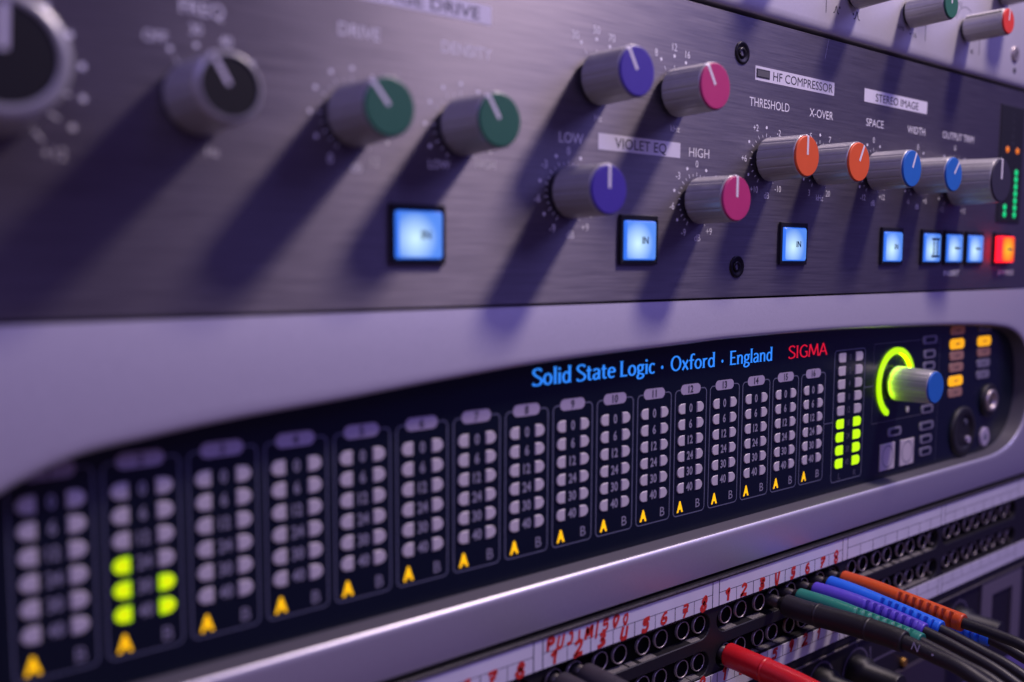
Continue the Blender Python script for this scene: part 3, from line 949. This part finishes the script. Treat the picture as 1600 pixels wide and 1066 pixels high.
GL = {
    'S': (0.52, [catmull([(.46, .86), (.37, .96), (.25, .985), (.11, .92), (.07, .77), (.15, .62), (.28, .50), (.42, .37), (.46, .22), (.38, .07), (.23, .015), (.10, .04), (.03, .14)])]),
    'o': (0.52, [ell(.25, .33, .18, .31, 0, 360)]),
    'l': (0.22, [[(.10, 0), (.10, 1.04)]]),
    'i': (0.22, [[(.10, 0), (.10, .66)], [(.10, .82), (.10, .96)]]),
    'd': (0.52, [ell(.24, .33, .17, .31, 35, 325), [(.40, 0), (.40, 1.04)]]),
    't': (0.34, [catmull([(.14, .86), (.14, .5), (.14, .16), (.20, .03), (.30, .05)]), [(.01, .62), (.29, .62)]]),
    'a': (0.48, [catmull([(.07, .55), (.14, .64), (.26, .64), (.35, .53), (.35, .3), (.355, .1), (.41, .02)]), catmull([(.34, .39), (.2, .35), (.08, .26), (.07, .1), (.16, .02), (.27, .07), (.34, .16)])]),
    'e': (0.47, [catmull([(.08, .36), (.25, .37), (.40, .38), (.37, .56), (.25, .64), (.12, .56), (.07, .34), (.11, .12), (.23, .02), (.39, .08)])]),
    'L': (0.46, [[(.10, 1), (.10, 0)], [(.06, .035), (.43, .035)]]),
    'g': (0.48, [ell(.21, .44, .14, .20, 0, 360), [(.30, .60), (.45, .64)], catmull([(.14, .25), (.09, .14), (.2, .07), (.36, .01), (.39, -.13), (.24, -.25), (.08, -.22), (.05, -.1), (.12, .04)])]),
    'c': (0.42, [catmull([(.37, .57), (.26, .64), (.14, .58), (.08, .40), (.08, .24), (.14, .07), (.25, .02), (.37, .09)])]),
    'O': (0.70, [ell(.34, .5, .27, .48, 0, 360)]),
    'x': (0.44, [[(.04, .66), (.38, 0)], [(.37, .66), (.04, 0)]]),
    'f': (0.33, [catmull([(.36, .98), (.27, 1.03), (.18, .97), (.14, .8), (.14, .4), (.14, 0)]), [(.0, .62), (.31, .62)]]),
    'r': (0.35, [[(.10, 0), (.10, .66)], catmull([(.10, .44), (.18, .60), (.32, .63)])]),
    'E': (0.50, [[(.10, 0), (.10, 1)], [(.08, .965), (.44, .965)], [(.08, .51), (.38, .51)], [(.08, .035), (.45, .035)]]),
    'n': (0.52, [[(.10, 0), (.10, .66)], catmull([(.10, .46), (.2, .62), (.32, .62), (.39, .5), (.39, .25), (.39, 0)])]),
    'I': (0.26, [[(.12, 0), (.12, 1)]]),
    'G': (0.66, [catmull([(.56, .84), (.44, .96), (.30, .97), (.14, .82), (.07, .5), (.14, .18), (.30, .03), (.45, .04), (.55, .12)]), [(.55, .06), (.55, .44)], [(.42, .44), (.60, .44)]]),
    'M': (0.82, [[(.06, 0), (.14, 1)], [(.14, 1), (.41, .12)], [(.41, .12), (.66, 1)], [(.66, 1), (.75, 0)]]),
    'A': (0.62, [[(.02, 0), (.30, 1)], [(.30, 1), (.58, 0)], [(.14, .34), (.46, .34)]]),
}


def logo(words, x0, x1, z, h, nib, y):
    adv = sum(GL[c][0] if c != ' ' else 0.24 for c in words)
    kx = (x1 - x0) / adv
    b = MB()
    x = x0
    q = 0
    for c in words:
        if c == ' ':
            x += 0.24 * kx
            continue
        a, st = GL[c]
        for s in st:
            pts = [(x + p[0] * kx, z + p[1] * h) for p in s]
            cl = len(pts) > 8 and math.hypot(pts[0][0] - pts[-1][0], pts[0][1] - pts[-1][1]) < 1e-4
            if cl:
                pts = pts[:-1]
            b.ribbon(pts, 0, y - 0.012 * (q % 6), nib=nib, closed=cl)
            q += 1
            if len(s) == 2 and abs(s[0][0] - s[1][0]) < 0.12 and c != 'A' and abs(s[0][1] - s[1][1]) > 0.4:
                for p in s:
                    zz = z + p[1] * h + (0.09 if p[1] < 0.3 else -0.09)
                    b.ribbon([(x + p[0] * kx - nib[0] * 0.78, zz), (x + p[0] * kx + nib[0] * 0.78, zz)], 0.18, y - 0.012 * (q % 6))
                    q += 1
        x += a * kx
    return b


lg = logo('Solid State Logic', 98.3, 146.6, -21.8, 4.5, (0.88, 0.44), YL)
for xd in (149.7, 178.3):
    lg.add([(xd + 0.5 * math.cos(2 * PI * k / 14), YL, -20.3 + 0.5 * math.sin(2 * PI * k / 14)) for k in range(14)], [tuple(range(14))])
for w_, a_, b_ in (('Oxford', 153.4, 174.8), ('England', 182.0, 205.2)):
    t_ = logo(w_, a_, b_, -21.8, 4.5, (0.84, 0.42), YL)
    lg.add(t_.v, t_.f)
lg.build('logo_lettering', 'lit_blue', mix, (150, YL, -20))
logo('SIGMA', 214.2, 238.0, -21.8, 4.3, (0.80, 0.42), YL).build('logo_lettering', 'lit_red', mix, (226, YL, -20))

# ================================================================== 3. pale unit along the top edge
eq = thing('channel_strip', 'pale silver rack unit along the top edge with grey, green and red capped knobs', 'equalizer', (170, 0, 89.3))
e_ = MB()
prof = [(6.0, 89.3), (1.2, 89.3), (0.5, 89.5), (0.0, 90.2), (-0.34, 91.4), (-0.4, 93.0), (-0.4, 177.0), (0.2, 178.0), (6.0, 178.0)]
TU = -0.4
vs = []
for x in (X0, X1):
    vs += [(x, y, z) for (y, z) in prof]
n_ = len(prof)
e_.add(vs, [(i, n_ + i, n_ + i + 1, i + 1) for i in range(n_ - 1)], 0, True)
e_.add(vs, [tuple(range(n_)), tuple(range(2 * n_ - 1, n_ - 1, -1))])
e_.build('faceplate', 'pale', eq, (170, 0, 130))
MB().box(X0 + 22, X1 - 22, 6.2, 190, 90, 177).build('chassis', 'chassis', eq)
make_knob(eq, 241.5, 105.6, TU, 15.0, 5.0, 5.9, 'grey', 0, 'knob with grey cap')
make_knob(eq, 279.4, 104.8, TU, 16.2, 4.9, 5.7, 'green', 5, 'knob with green cap')
make_knob(eq, 324.2, 105.9, TU, 17.0, 4.75, 5.3, 'red', 8, 'knob with red cap', -48)
make_knob(eq, 355.5, 127.5, TU, 16.0, 6.4, 7.2, 'grey', 40, 'knob at the upper right corner')
make_knob(eq, 300.0, 136.0, TU, 16.0, 4.9, 5.5, 'grey', 20, None)
make_knob(eq, 200.0, 116.0, TU, 16.0, 5.2, 6.0, 'grey', 20, None)
for (x, z0, z1) in ((224.8, 95.9, 112), (292.2, 96.6, 112), (337.0, 97.4, 112)):
    MB().ribbon([(x, z0), (x, z1)], 0.35, TU - 0.04).build('printed_line', 'darkprint', eq)
for (x, z, s) in ((230.9, 97.2, 1.0), (243.9, 97.2, 1.15)):
    MB().ribbon(catmull([(x - 1.7 * s, z - 0.5), (x - 0.8 * s, z - 0.1), (x, z + 1.9 * s), (x + 0.8 * s, z - 0.1), (x + 1.7 * s, z - 0.5)], 5), 0.4, TU - 0.04).build('curve_symbol', 'darkprint', eq)
for (x, z) in ((233.0, 98.9), (241.6, 98.2), (281.0, 97.6)):
    MB().add([(x + 0.45 * math.cos(2 * PI * k / 12), TU - 0.04, z + 0.45 * math.sin(2 * PI * k / 12)) for k in range(12)], [tuple(range(12))]).build('printed_dot', 'darkprint', eq)
MB().text('kHz', 274.2, 97.9, 2.0, TU - 0.04).build('lettering', 'darkprint', eq)
MB().text('16', 284.5, 96.6, 1.8, TU - 0.04).build('lettering', 'darkprint', eq)
MB().text('dB', 330.6, 97.2, 1.7, TU - 0.04).build('lettering', 'darkprint', eq)
MB().text('+12', 318.5, 114.0, 1.8, TU - 0.04).build('lettering', 'darkprint', eq)
MB().ribbon(ell(324.2, 105.9, 8.6, 8.6, 60, 160), 0.25, TU - 0.04).build('knob_scale', 'darkprint', eq)
sk = MB()
sk.lathe(370.5, 102.5, [(3.4, TU), (3.4, TU - 0.5), (3.0, TU - 0.7)], seg=28)
so = sk.build('screw', 'chrome', eq)
MB().ribbon([(368.6, 100.8), (372.4, 104.2)], 0.8, TU - 0.75).build('slot', 'darkprint', so)
MB().lathe(370.9, 95.6, [(1.2, TU), (1.2, TU - 0.2)], seg=20).build('status_led', 'darkprint', eq)

# ================================================================== 4. patchbay (1 rack unit)
bay = thing('patchbay', 'black patchbay with two rows of round sockets between white handwritten label strips', 'patchbay', (170, 0, -133.2))
G0, GP, GW = 24.3, 75.3, 72.0


def stadium(x0, x1, z0, z1, n=10):
    r = (z1 - z0) / 2
    zc = (z0 + z1) / 2
    a = [(x1 - r + r * math.cos(R(t)), zc + r * math.sin(R(t))) for t in [-90 + 180 * k / n for k in range(n + 1)]]
    b = [(x0 + r + r * math.cos(R(t)), zc + r * math.sin(R(t))) for t in [90 + 180 * k / n for k in range(n + 1)]]
    m = []
    for k in range(1, 12):
        m.append((x1 - r + (x0 - x1 + 2 * r) * k / 12, z1))
    m2 = [(x0 + r + (x1 - x0 - 2 * r) * k / 12, z0) for k in range(1, 12)]
    return a + m + b + m2


def framed_hole(b, poly, rx0, rx1, rz0, rz1, y0, y1, mi=0):
    n = len(poly)
    cx, cz = (rx0 + rx1) / 2, (rz0 + rz1) / 2
    hw, hh = max(abs(p[0] - cx) for p in poly), max(abs(p[1] - cz) for p in poly)
    out = []
    for p in poly:
        u, v = (p[0] - cx) / hw, (p[1] - cz) / hh
        m = max(abs(u), abs(v))
        out.append((cx + u / m * (rx1 - rx0) / 2, cz + v / m * (rz1 - rz0) / 2))
    for sx in (-1, 1):
        for sz in (-1, 1):
            tx_, tz_ = cx + sx * (rx1 - rx0) / 2, cz + sz * (rz1 - rz0) / 2
            i = min(range(n), key=lambda i: (out[i][0] - tx_) ** 2 + (out[i][1] - tz_) ** 2)
            out[i] = (tx_, tz_)
    bev = [(p[0], y0, p[1]) for p in poly]
    p2 = inset(poly, 0.25)
    vs = [(p[0], y0, p[1]) for p in out] + bev + [(p[0], y0 + 0.25, p[1]) for p in p2] + [(p[0], y1, p[1]) for p in p2]
    fs = []
    for k in range(3):
        for j in range(n):
            fs.append((k * n + j, k * n + (j + 1) % n, (k + 1) * n + (j + 1) % n, (k + 1) * n + j))
    b.add(vs, fs, mi)


fp = MB()
ZL1, ZL0 = -90.9, -99.3          # upper label
ZM1, ZM0 = -121.9, -129.6        # lower label
fp.box(X0, X1, -1.2, 4.0, -90.7, -89.5, 0.3)
fp.box(X0, X1, -0.45, 0.7, -99.15, -90.75)
fp.box(X0, X1, -0.45, 0.7, -129.75, -121.85)
fp.box(X0, X1, 0.7, 4.0, -99.2, -90.7)
fp.box(X0, X1, 0.7, 4.0, -129.8, -121.8)
fp.box(X0, X1, -0.3, 4.0, -133.0, -129.8, 0.3)
zs = [(-110.4, -99.2, -109.3, -100.3), (-121.8, -110.4, -121.6, -112.9)]
gk = list(range(-1, 5))
for (rz0, rz1, sz0, sz1) in zs:
    for g in gk:
        gx = G0 + GP * g
        rx0 = gx - (GP - GW) / 2
        rx1 = rx0 + GP
        framed_hole(fp, stadium(rx0 + 1.5, rx1 - 1.5, sz0, sz1), rx0, rx1, rz0, rz1, 0.0, 3.2)
ex0, ex1 = G0 + GP * gk[0] - (GP - GW) / 2, G0 + GP * (gk[-1] + 1) - (GP - GW) / 2
fp.box(X0, ex0, 0.0, 4.0, -121.8, -99.2)
fp.box(ex1, X1, 0.0, 4.0, -121.8, -99.2)
fp.build('faceplate', 'bay', bay, (170, 0, -111))
MB().box(X0 + 22, X1 - 22, 3.2, 120, -132.5, -90).build('chassis', 'socket_shade', bay)
MB().box(X0, X1, -1.25, -0.4, -90.45, -89.65, 0.3).build('scuffed_lit_edge', 'scuffed', bay)  # grey holds both scuffs and the light this top edge catches
# dust lying on the sills of the socket slots
for g in range(0, 4):
    for (sz0) in (-109.3, -121.6):
        d = MB()
        gx = G0 + GP * g
        x = gx + 5
        while x < gx + 66:
            w = random.uniform(3, 9)
            if random.random() < 0.8:
                hgt = random.uniform(0.12, 0.45)
                pts = 9
                vs = []
                for k in range(pts):
                    xx = x + w * k / (pts - 1)
                    hk = hgt * math.sin(PI * k / (pts - 1)) ** 0.5 * random.uniform(0.5, 1) if 0 < k < pts - 1 else 0.02
                    vs += [(xx, 0.35, sz0 + 0.27), (xx, 1.2 + random.uniform(-.3, .3), sz0 + 0.27 + hk), (xx, 3.1, sz0 + 0.28)]
                fs = []
                for k in range(pts - 1):
                    for q in range(2):
                        fs.append((k * 3 + q, k * 3 + q + 1, k * 3 + q + 4, k * 3 + q + 3))
                d.add(vs, fs, 0, True)
            x += w + random.uniform(0, 2.5)
        o = d.build('dust', 'dust', bay)
        o['kind'] = 'stuff'

# sockets
jk = MB()
jk.lathe(0, 0, [(3.0, 0.0), (3.0, -0.7), (2.93, -0.92), (2.78, -1.0), (2.64, -0.92), (2.6, -0.75)], seg=36, cap1=False)
jk.lathe(0, 0, [(2.6, -0.75), (2.58, -0.6), (2.55, 3.0)], seg=36, cap1=False, mi=1)
JACK = jk.mesh('socket', ['chrome', 'socket_shade'])
hole = MB()
hole.lathe(0, 0, [(2.54, 0.1), (2.5, 0.12)], seg=24)
HOLE = hole.mesh('socket_hole', 'socket_shade')
USED1 = {(1, 3), }
for row, zj in ((0, -104.8), (1, -117.4)):
    for g in range(0, 5):
        gx = G0 + GP * g
        for i in range(8):
            pr = i // 2
            x = gx + 4.5 + 18 * pr + (0.55 if i % 2 == 0 else 9 - 0.55)
            x += (x + 59.7) * 0.008
            if x < 55 or x > 405:
                continue
            o = place(JACK, 'socket', bay, (x, 2.6, zj))
            place(HOLE, 'socket_hole', o, (x, 3.0, zj))

# label strips: paper, ruling, handwriting
HW = {
    '1': [[(.15, .7), (.5, 1), (.45, .5), (.42, 0)]],
    '2': [[(.1, .8), (.35, 1), (.7, .85), (.55, .5), (.1, .02), (.4, .1), (.95, .05)]],
    '3': [[(.15, .95), (.6, .95), (.75, .75), (.35, .55), (.75, .4), (.7, .1), (.1, .05)]],
    '4': [[(.2, 1), (.2, .1), (.75, .1)], [(.75, 1), (.78, 0)]],
    'V': [[(.15, 1), (.3, .1), (.6, .08), (.72, 1)]],
    '5': [[(.8, .98), (.3, .95), (.25, .6), (.65, .6), (.75, .3), (.5, .05), (.1, .1)]],
    '6': [[(.75, .95), (.4, .8), (.2, .3), (.4, .02), (.75, .15), (.7, .45), (.3, .4)]],
    '7': [[(.1, .9), (.75, .95), (.55, .5), (.4, 0)], [(.2, .5), (.75, .55)]],
    '8': [[(.5, .5), (.2, .75), (.5, 1), (.75, .75), (.5, .5), (.2, .2), (.45, 0), (.75, .2), (.5, .5)]],
    '9': [[(.7, .7), (.4, .5), (.2, .8), (.5, 1), (.72, .8), (.6, .3), (.4, 0)]],
    'P': [[(.15, 0), (.2, 1), (.7, .95), (.7, .6), (.2, .5)]],
    'U': [[(.15, 1), (.25, .1), (.65, .1), (.75, 1)]],
    'J': [[(.3, .95), (.75, 1), (.65, .3), (.35, .0), (.1, .2)]],
    'I': [[(.4, 1), (.4, 0)]],
    'M': [[(.05, 0), (.2, 1), (.45, .3), (.75, 1), (.85, 0)]],
    '0': [[(.45, 1), (.15, .6), (.3, .05), (.65, .1), (.75, .7), (.45, 1)]],
    'Z': [[(.1, .95), (.8, .95), (.1, .05), (.85, .05)]],
    '|': [[(.4, 1.2), (.45, -.3)]],
}


def scribble(b, s, x, z, w, h, lw, y):
    sl = random.uniform(0.05, 0.4)
    h *= random.uniform(0.9, 1.12)
    z += random.uniform(-0.25, 0.25)
    for st in HW[s]:
        pts = [(x + p[0] * w + sl * (p[1] - 0.4) * h * 0.6 + random.uniform(-.07, .07) * w, z + p[1] * h + random.uniform(-.05, .05) * h) for p in st]
        if len(pts) > 2:
            pts = catmull(pts, 5)
        wv = lw * random.uniform(0.8, 1.25)
        b.ribbon(pts, wv, y - random.uniform(0.0, 0.03), nib=(wv * random.uniform(0.8, 1.0), wv * random.uniform(1.0, 1.35)))


YT = -0.75


def strip(z0, z1, zmid, cells_low, words, head, label):
    st = MB().box(X0 + 16, X1 - 2, YT, -0.4, z0, z1).build('label_strip', 'paper', bay, label=label)
    rl = MB()
    for g in range(-1, 5):
        gx = G0 + GP * g
        rl.ribbon([(gx, z0), (gx, z1)], 0.36, YT - 0.03)
        rl.ribbon([(gx + GW, z0), (gx + GW, z1)], 0.36, YT - 0.03)
        rl.ribbon([(gx, zmid), (gx + GW, zmid)], 0.2, YT - 0.02)
        for i in range(1, 8):
            rl.ribbon([(gx + 9 * i, z0 if cells_low else zmid), (gx + 9 * i, zmid if cells_low else z1)], 0.2 if i % 2 else 0.3, YT - 0.03)
    rl.build('ruled_line', 'rule', st)
    ink = MB()
    for g, ws in words.items():
        gx = G0 + GP * g
        for i, c in enumerate(ws):
            if c == ' ':
                continue
            zc = (z0 + 0.5) if cells_low else (zmid + 0.4)
            scribble(ink, c, gx + 9 * i + 2.6 + random.uniform(-.5, .5), zc, 3.7, 3.7, 1.0, YT - 0.06)
    for (c, x, z, w, h) in head:
        scribble(ink, c, x, z, w, h, 0.95, YT - 0.06)
    ink.build('handwriting', 'marker', st, label='red marker handwriting')


hd_ = [(c, 101.0 + 3.6 * i, -94.9, 3.0, 3.2) for i, c in enumerate('PUJIM')] + [('|', 119.2, -94.6, 2.0, 3.0)] + [(c, 122.0 + 4.2 * i, -94.3, 2.9, 2.9) for i, c in enumerate('500')]
strip(ZL0, ZL1, -95.0, True, {0: '12345678', 1: '12345678', 2: '123V5678'}, hd_, 'upper label strip with red handwritten numbers')
strip(ZM0, ZM1, -125.9, False, {1: '12345678', 2: '1Z359217'}, [], 'lower label strip with red handwritten numbers')

# ================================================================== 5. patch cables
def fine(pts, n=10):
    return catmull(pts, n)


def patch_cable(name_label, boot, x, z, path, r0, r1, slots, cable_tail, rc=1.85, roll=0.0, plain=False, tipr=1.9, y0=-4.6):
    t = thing('patch_cable', name_label, 'cable', (x, 0, z), 'patch cables plugged into the patchbay')
    # metal barrel entering the socket
    bl = MB()
    bl.lathe(x, z, [(tipr, 2.4), (tipr, y0 * 0.45), (tipr * 0.86, y0 * 0.5), (tipr * 0.86, y0 * 0.66), (tipr * 1.15, y0 * 0.7), (tipr * 1.15, y0 - 0.2)][::-1] if y0 > -6 else
             [(tipr, 2.4), (tipr * 1.05, 0.6), (tipr * 0.8, 0.4), (tipr * 0.8, y0 * 0.62), (tipr * 1.2, y0 * 0.66), (r0 * 0.9, y0 * 0.86), (r0 * 0.98, y0 * 0.88), (r0 * 0.98, y0 - 0.2)], seg=32, cap1=False)
    bl.build('barrel', 'barrel_grey', t)
    P = catmull([(x, y0, z)] + path, 60)
    # resample evenly
    Ls = [0.0]
    for a, b in zip(P, P[1:]):
        Ls.append(Ls[-1] + math.dist(a, b))
    tot = Ls[-1]
    step = 0.22
    Q = []
    j = 0
    n = int(tot / step)
    for i in range(n + 1):
        s = tot * i / n
        while j < len(Ls) - 2 and Ls[j + 1] < s:
            j += 1
        f = (s - Ls[j]) / max(1e-9, Ls[j + 1] - Ls[j])
        Q.append(tuple(P[j][k] + (P[j + 1][k] - P[j][k]) * f for k in range(3)))

    def rad(s, a):
        u = s / tot
        r = r0 + (r1 - r0) * max(0.0, (u - 0.3) / 0.7)
        if s < 0.7:
            r *= 0.86 + 0.14 * math.sqrt(max(0, 1 - (1 - s / 0.7) ** 2))
        if tot - s < 0.6:
            r *= 0.90 + 0.10 * math.sqrt(max(0, 1 - (1 - (tot - s) / 0.6) ** 2))
        if slots and u > 0.47 and u < 0.95:
            ph = (s - 0.47 * tot) % 2.55
            aa = abs(((a + roll + PI / 2) % PI) - PI / 2)       # 0 at the spine
            if 1.15 < ph < 2.45 and aa > 0.62:
                r -= 1.9
        if plain:
            for q in (0.30, 0.72):
                if abs(u - q) < 0.008:
                    r += 0.25
        return r
    MB().tube(Q, rad, seg=48).build('plug_boot', boot, t, (x, 0, z))
    C0 = P[-6]
    cp = catmull([C0, P[-1]] + cable_tail, 14)
    MB().tube(cp, lambda s, a: rc, seg=20).build('cable', 'cable', t, (x, 0, z))
    return t


black_lead = patch_cable('thick black plug and cable nearest the camera beside the green one', 'boot_black', 205.4, -105.0, [(205.4, -14, -105.0), (205.4, -29.5, -104.0), (205.4, -42, -103.7), (205.4, -47.5, -104.0)], 3.75, 3.45, False,
            [(205.2, -56, -104.9), (205, -68, -107.0), (204, -88, -116), (202, -106, -140), (200, -114, -190)], rc=2.35, plain=True, tipr=2.1, y0=-5.0)
cp_ = [Vector(p_) for p_ in catmull([(205.4, -47.5, -104.0), (205.2, -56, -104.9), (205, -68, -107.0)], 10)]
pr = MB()
for (k_, txt_, h_) in ((6, 'N', 2.3), (11, None, 0.35)):
    P_ = cp_[k_]
    T_ = (cp_[k_ + 1] - cp_[k_ - 1]).normalized()
    n3 = Vector(CAM) - P_
    n3 = (n3 - T_ * n3.dot(T_)).normalized()
    U_ = n3.cross(T_)
    O_ = P_ + n3 * 2.42
    if txt_:
        g_ = MB().text(txt_, 0, -h_ / 2, h_, 0)
        pr.add([tuple(O_ + T_ * a + U_ * c) for (a, b, c) in g_.v], g_.f)
    else:
        pr.add([tuple(O_ + T_ * (h_ * math.cos(2 * PI * q / 12)) + U_ * (h_ * math.sin(2 * PI * q / 12))) for q in range(12)], [tuple(range(12))])
pr.build('lettering', 'legend', black_lead)
patch_cable('green plug with black cable between the black and the purple ones', 'boot_green', 213.8, -104.2, [(213.8, -17.4, -104.0), (213.8, -29.1, -104.6), (213.8, -43, -105.5), (213.8, -48.5, -106.0)], 3.05, 2.95, True,
            [(213.8, -60.5, -108.3), (213.8, -71.7, -111.0), (213.5, -92, -121), (213, -112, -146), (212, -120, -200)], roll=0.5)
patch_cable('violet plug with black cable between the green and the blue ones', 'boot_purple', 223.4, -104.0, [(223.4, -14, -103.8), (223.4, -24.6, -104.2), (223.4, -38, -105.4), (223.4, -44.6, -106.2)], 3.0, 2.75, True,
            [(223.4, -56, -108.3), (223.4, -71.3, -112.6), (223, -92, -124), (222, -110, -150), (221, -118, -200)], roll=0.25)
patch_cable('bright blue plug in the upper socket row beside the orange one', 'boot_blue', 232.4, -103.8, [(232.4, -14, -104.2), (232.4, -25.6, -105.3), (232.4, -40, -106.9), (232.4, -45.5, -107.6)], 3.1, 3.0, True,
            [(232.4, -58, -110.3), (232.4, -71.5, -114.0), (232, -95, -126), (231, -116, -152), (230, -124, -200)], roll=0.2)
patch_cable('orange plug in the upper socket row, last of the row of plugs', 'boot_orange', 241.4, -103.8, [(241.4, -16, -104.0), (241.4, -27.6, -104.9), (241.4, -42, -106.1), (241.4, -48.5, -106.6)], 3.1, 3.0, True,
            [(241.4, -59.7, -107.2), (241.4, -70, -108.8), (241.4, -95, -117), (241, -122, -140), (240, -134, -200)], roll=0.2)
patch_cable('thick red plug in the lower socket row above the handwritten strip', 'boot_red', 179.2, -116.5, [(179.2, -13.1, -116.7), (179.2, -27.2, -117.1), (179.2, -40, -118.3), (179.2, -50, -119.8)], 3.95, 3.7, False,
            [(179.2, -60, -122.5), (179, -80, -133), (179, -96, -160), (178, -100, -200)], rc=2.3, plain=True, tipr=2.3, y0=-1.6)
patch_cable('orange plug in the lower socket row, mostly hidden under the upper cables', 'boot_orange', 246.6, -117.2, [(246.8, -16, -116.9), (247.2, -30, -116.8), (247.6, -42, -117.0), (247.8, -48.5, -117.2)], 2.9, 2.6, True,
            [(247.8, -58, -119.2), (247.5, -72, -124.2), (247, -92, -140), (246, -104, -200)], roll=0.3)
patch_cable('blue plug in the lower socket row, mostly hidden under the upper cables', 'boot_blue', 261.4, -117.4, [(261.5, -16, -117.2), (261.7, -30, -117.0), (261.9, -42, -117.2), (262.0, -48.5, -117.5)], 2.9, 2.6, True,
            [(262, -58, -119.8), (262, -72, -125.5), (261, -90, -142), (260, -100, -200)], roll=0.3)
patch_cable('dark grey plug left of the empty upper sockets, at the bottom edge', 'boot_grey', 105.4, -104.9, [(105.4, -12, -105.0), (105.4, -26, -105.6), (105.4, -38, -106.6), (105.4, -46, -107.6)], 3.7, 3.5, False,
            [(105.4, -56, -110), (105.3, -70, -118), (105, -82, -140), (104, -86, -200)], tipr=2.3, y0=-2.0)
patch_cable('dark grey plug beside the first empty upper socket, right of its twin', 'boot_grey', 114.6, -104.9, [(114.6, -12, -105.0), (114.6, -26, -105.6), (114.6, -38, -106.6), (114.6, -46, -107.6)], 3.7, 3.5, False,
            [(114.6, -56, -110), (114.5, -70, -118), (114, -82, -140), (113, -86, -200)], tipr=2.3, y0=-2.0)

# ================================================================== 6. unit below the patchbay
low = thing('preamp_unit', 'dark rack unit below the patchbay with black knobs, pale frames and printed arcs', 'preamp', (170, 0, -178))
MB().box(X0, X1, 0.6, 4.0, -178, -134.6, 0.3).build('faceplate', 'lower', low, (170, 0, -156))
MB().box(X0 + 22, X1 - 22, 4.1, 150, -177, -135).build('chassis', 'chassis', low)
MB().box(X0, X1, -0.6, 3.0, -134.3, -133.5, 0.25).build('edge_strip', 'scuffed', low)
for (x, z, r) in ((237.5, -144.5, 8.2), (261.5, -146.5, 9.0), (345.0, -147.0, 9.0)):
    a_ = MB()
    a_.ribbon(ell(x, z, r, r, -30, 210, 40), 0.9, 0.55)
    a_.ribbon([(x, z + r), (x, z + r + 2.2)], 0.7, 0.54)
    a_.build('knob_scale', 'lower_line', low)
    kb = MB()
    kb.lathe(x, z, [(6.6, 0.6), (6.6, -4), (5.2, -5), (5.0, -17), (4.6, -17.6)], seg=40).build('knob', 'skirt', low, (x, 0.6, z))
for (x0, x1, z0, z1) in ((212.0, 225.0, -139.5, -135.6),):
    MB().box(x0, x1, 0.5, 0.7, z0, z1).build('name_strip', 'lower_pale', low)
bx = MB()
bx.ribbon([(271.6, -139.2), (272.3, -145.8), (292.0, -145.8), (292.0, -139.2)], 1.3, 0.55)
bx.build('printed_frame', 'lower_line', low)
fm = MB()
fm.box(366.0, 376.5, -0.2, 0.7, -160, -135.6)
fm.box(376.5, 398.0, -0.2, 0.7, -142.2, -135.6)
fm.box(398.0, 407.5, -0.2, 0.7, -175, -135.6)
fm.build('metal_frame', 'lower_pale', low)
MB().lathe(297.0, -152.5, [(1.9, 0.6), (1.9, -0.6), (1.5, -1.0)], seg=24).build('brass_stud', 'brass', low)
pb = MB()
pb.box(283.0, 330.0, -1.5, 0.7, -176, -155)
pb.build('lower_plate', 'lower_shade', low)
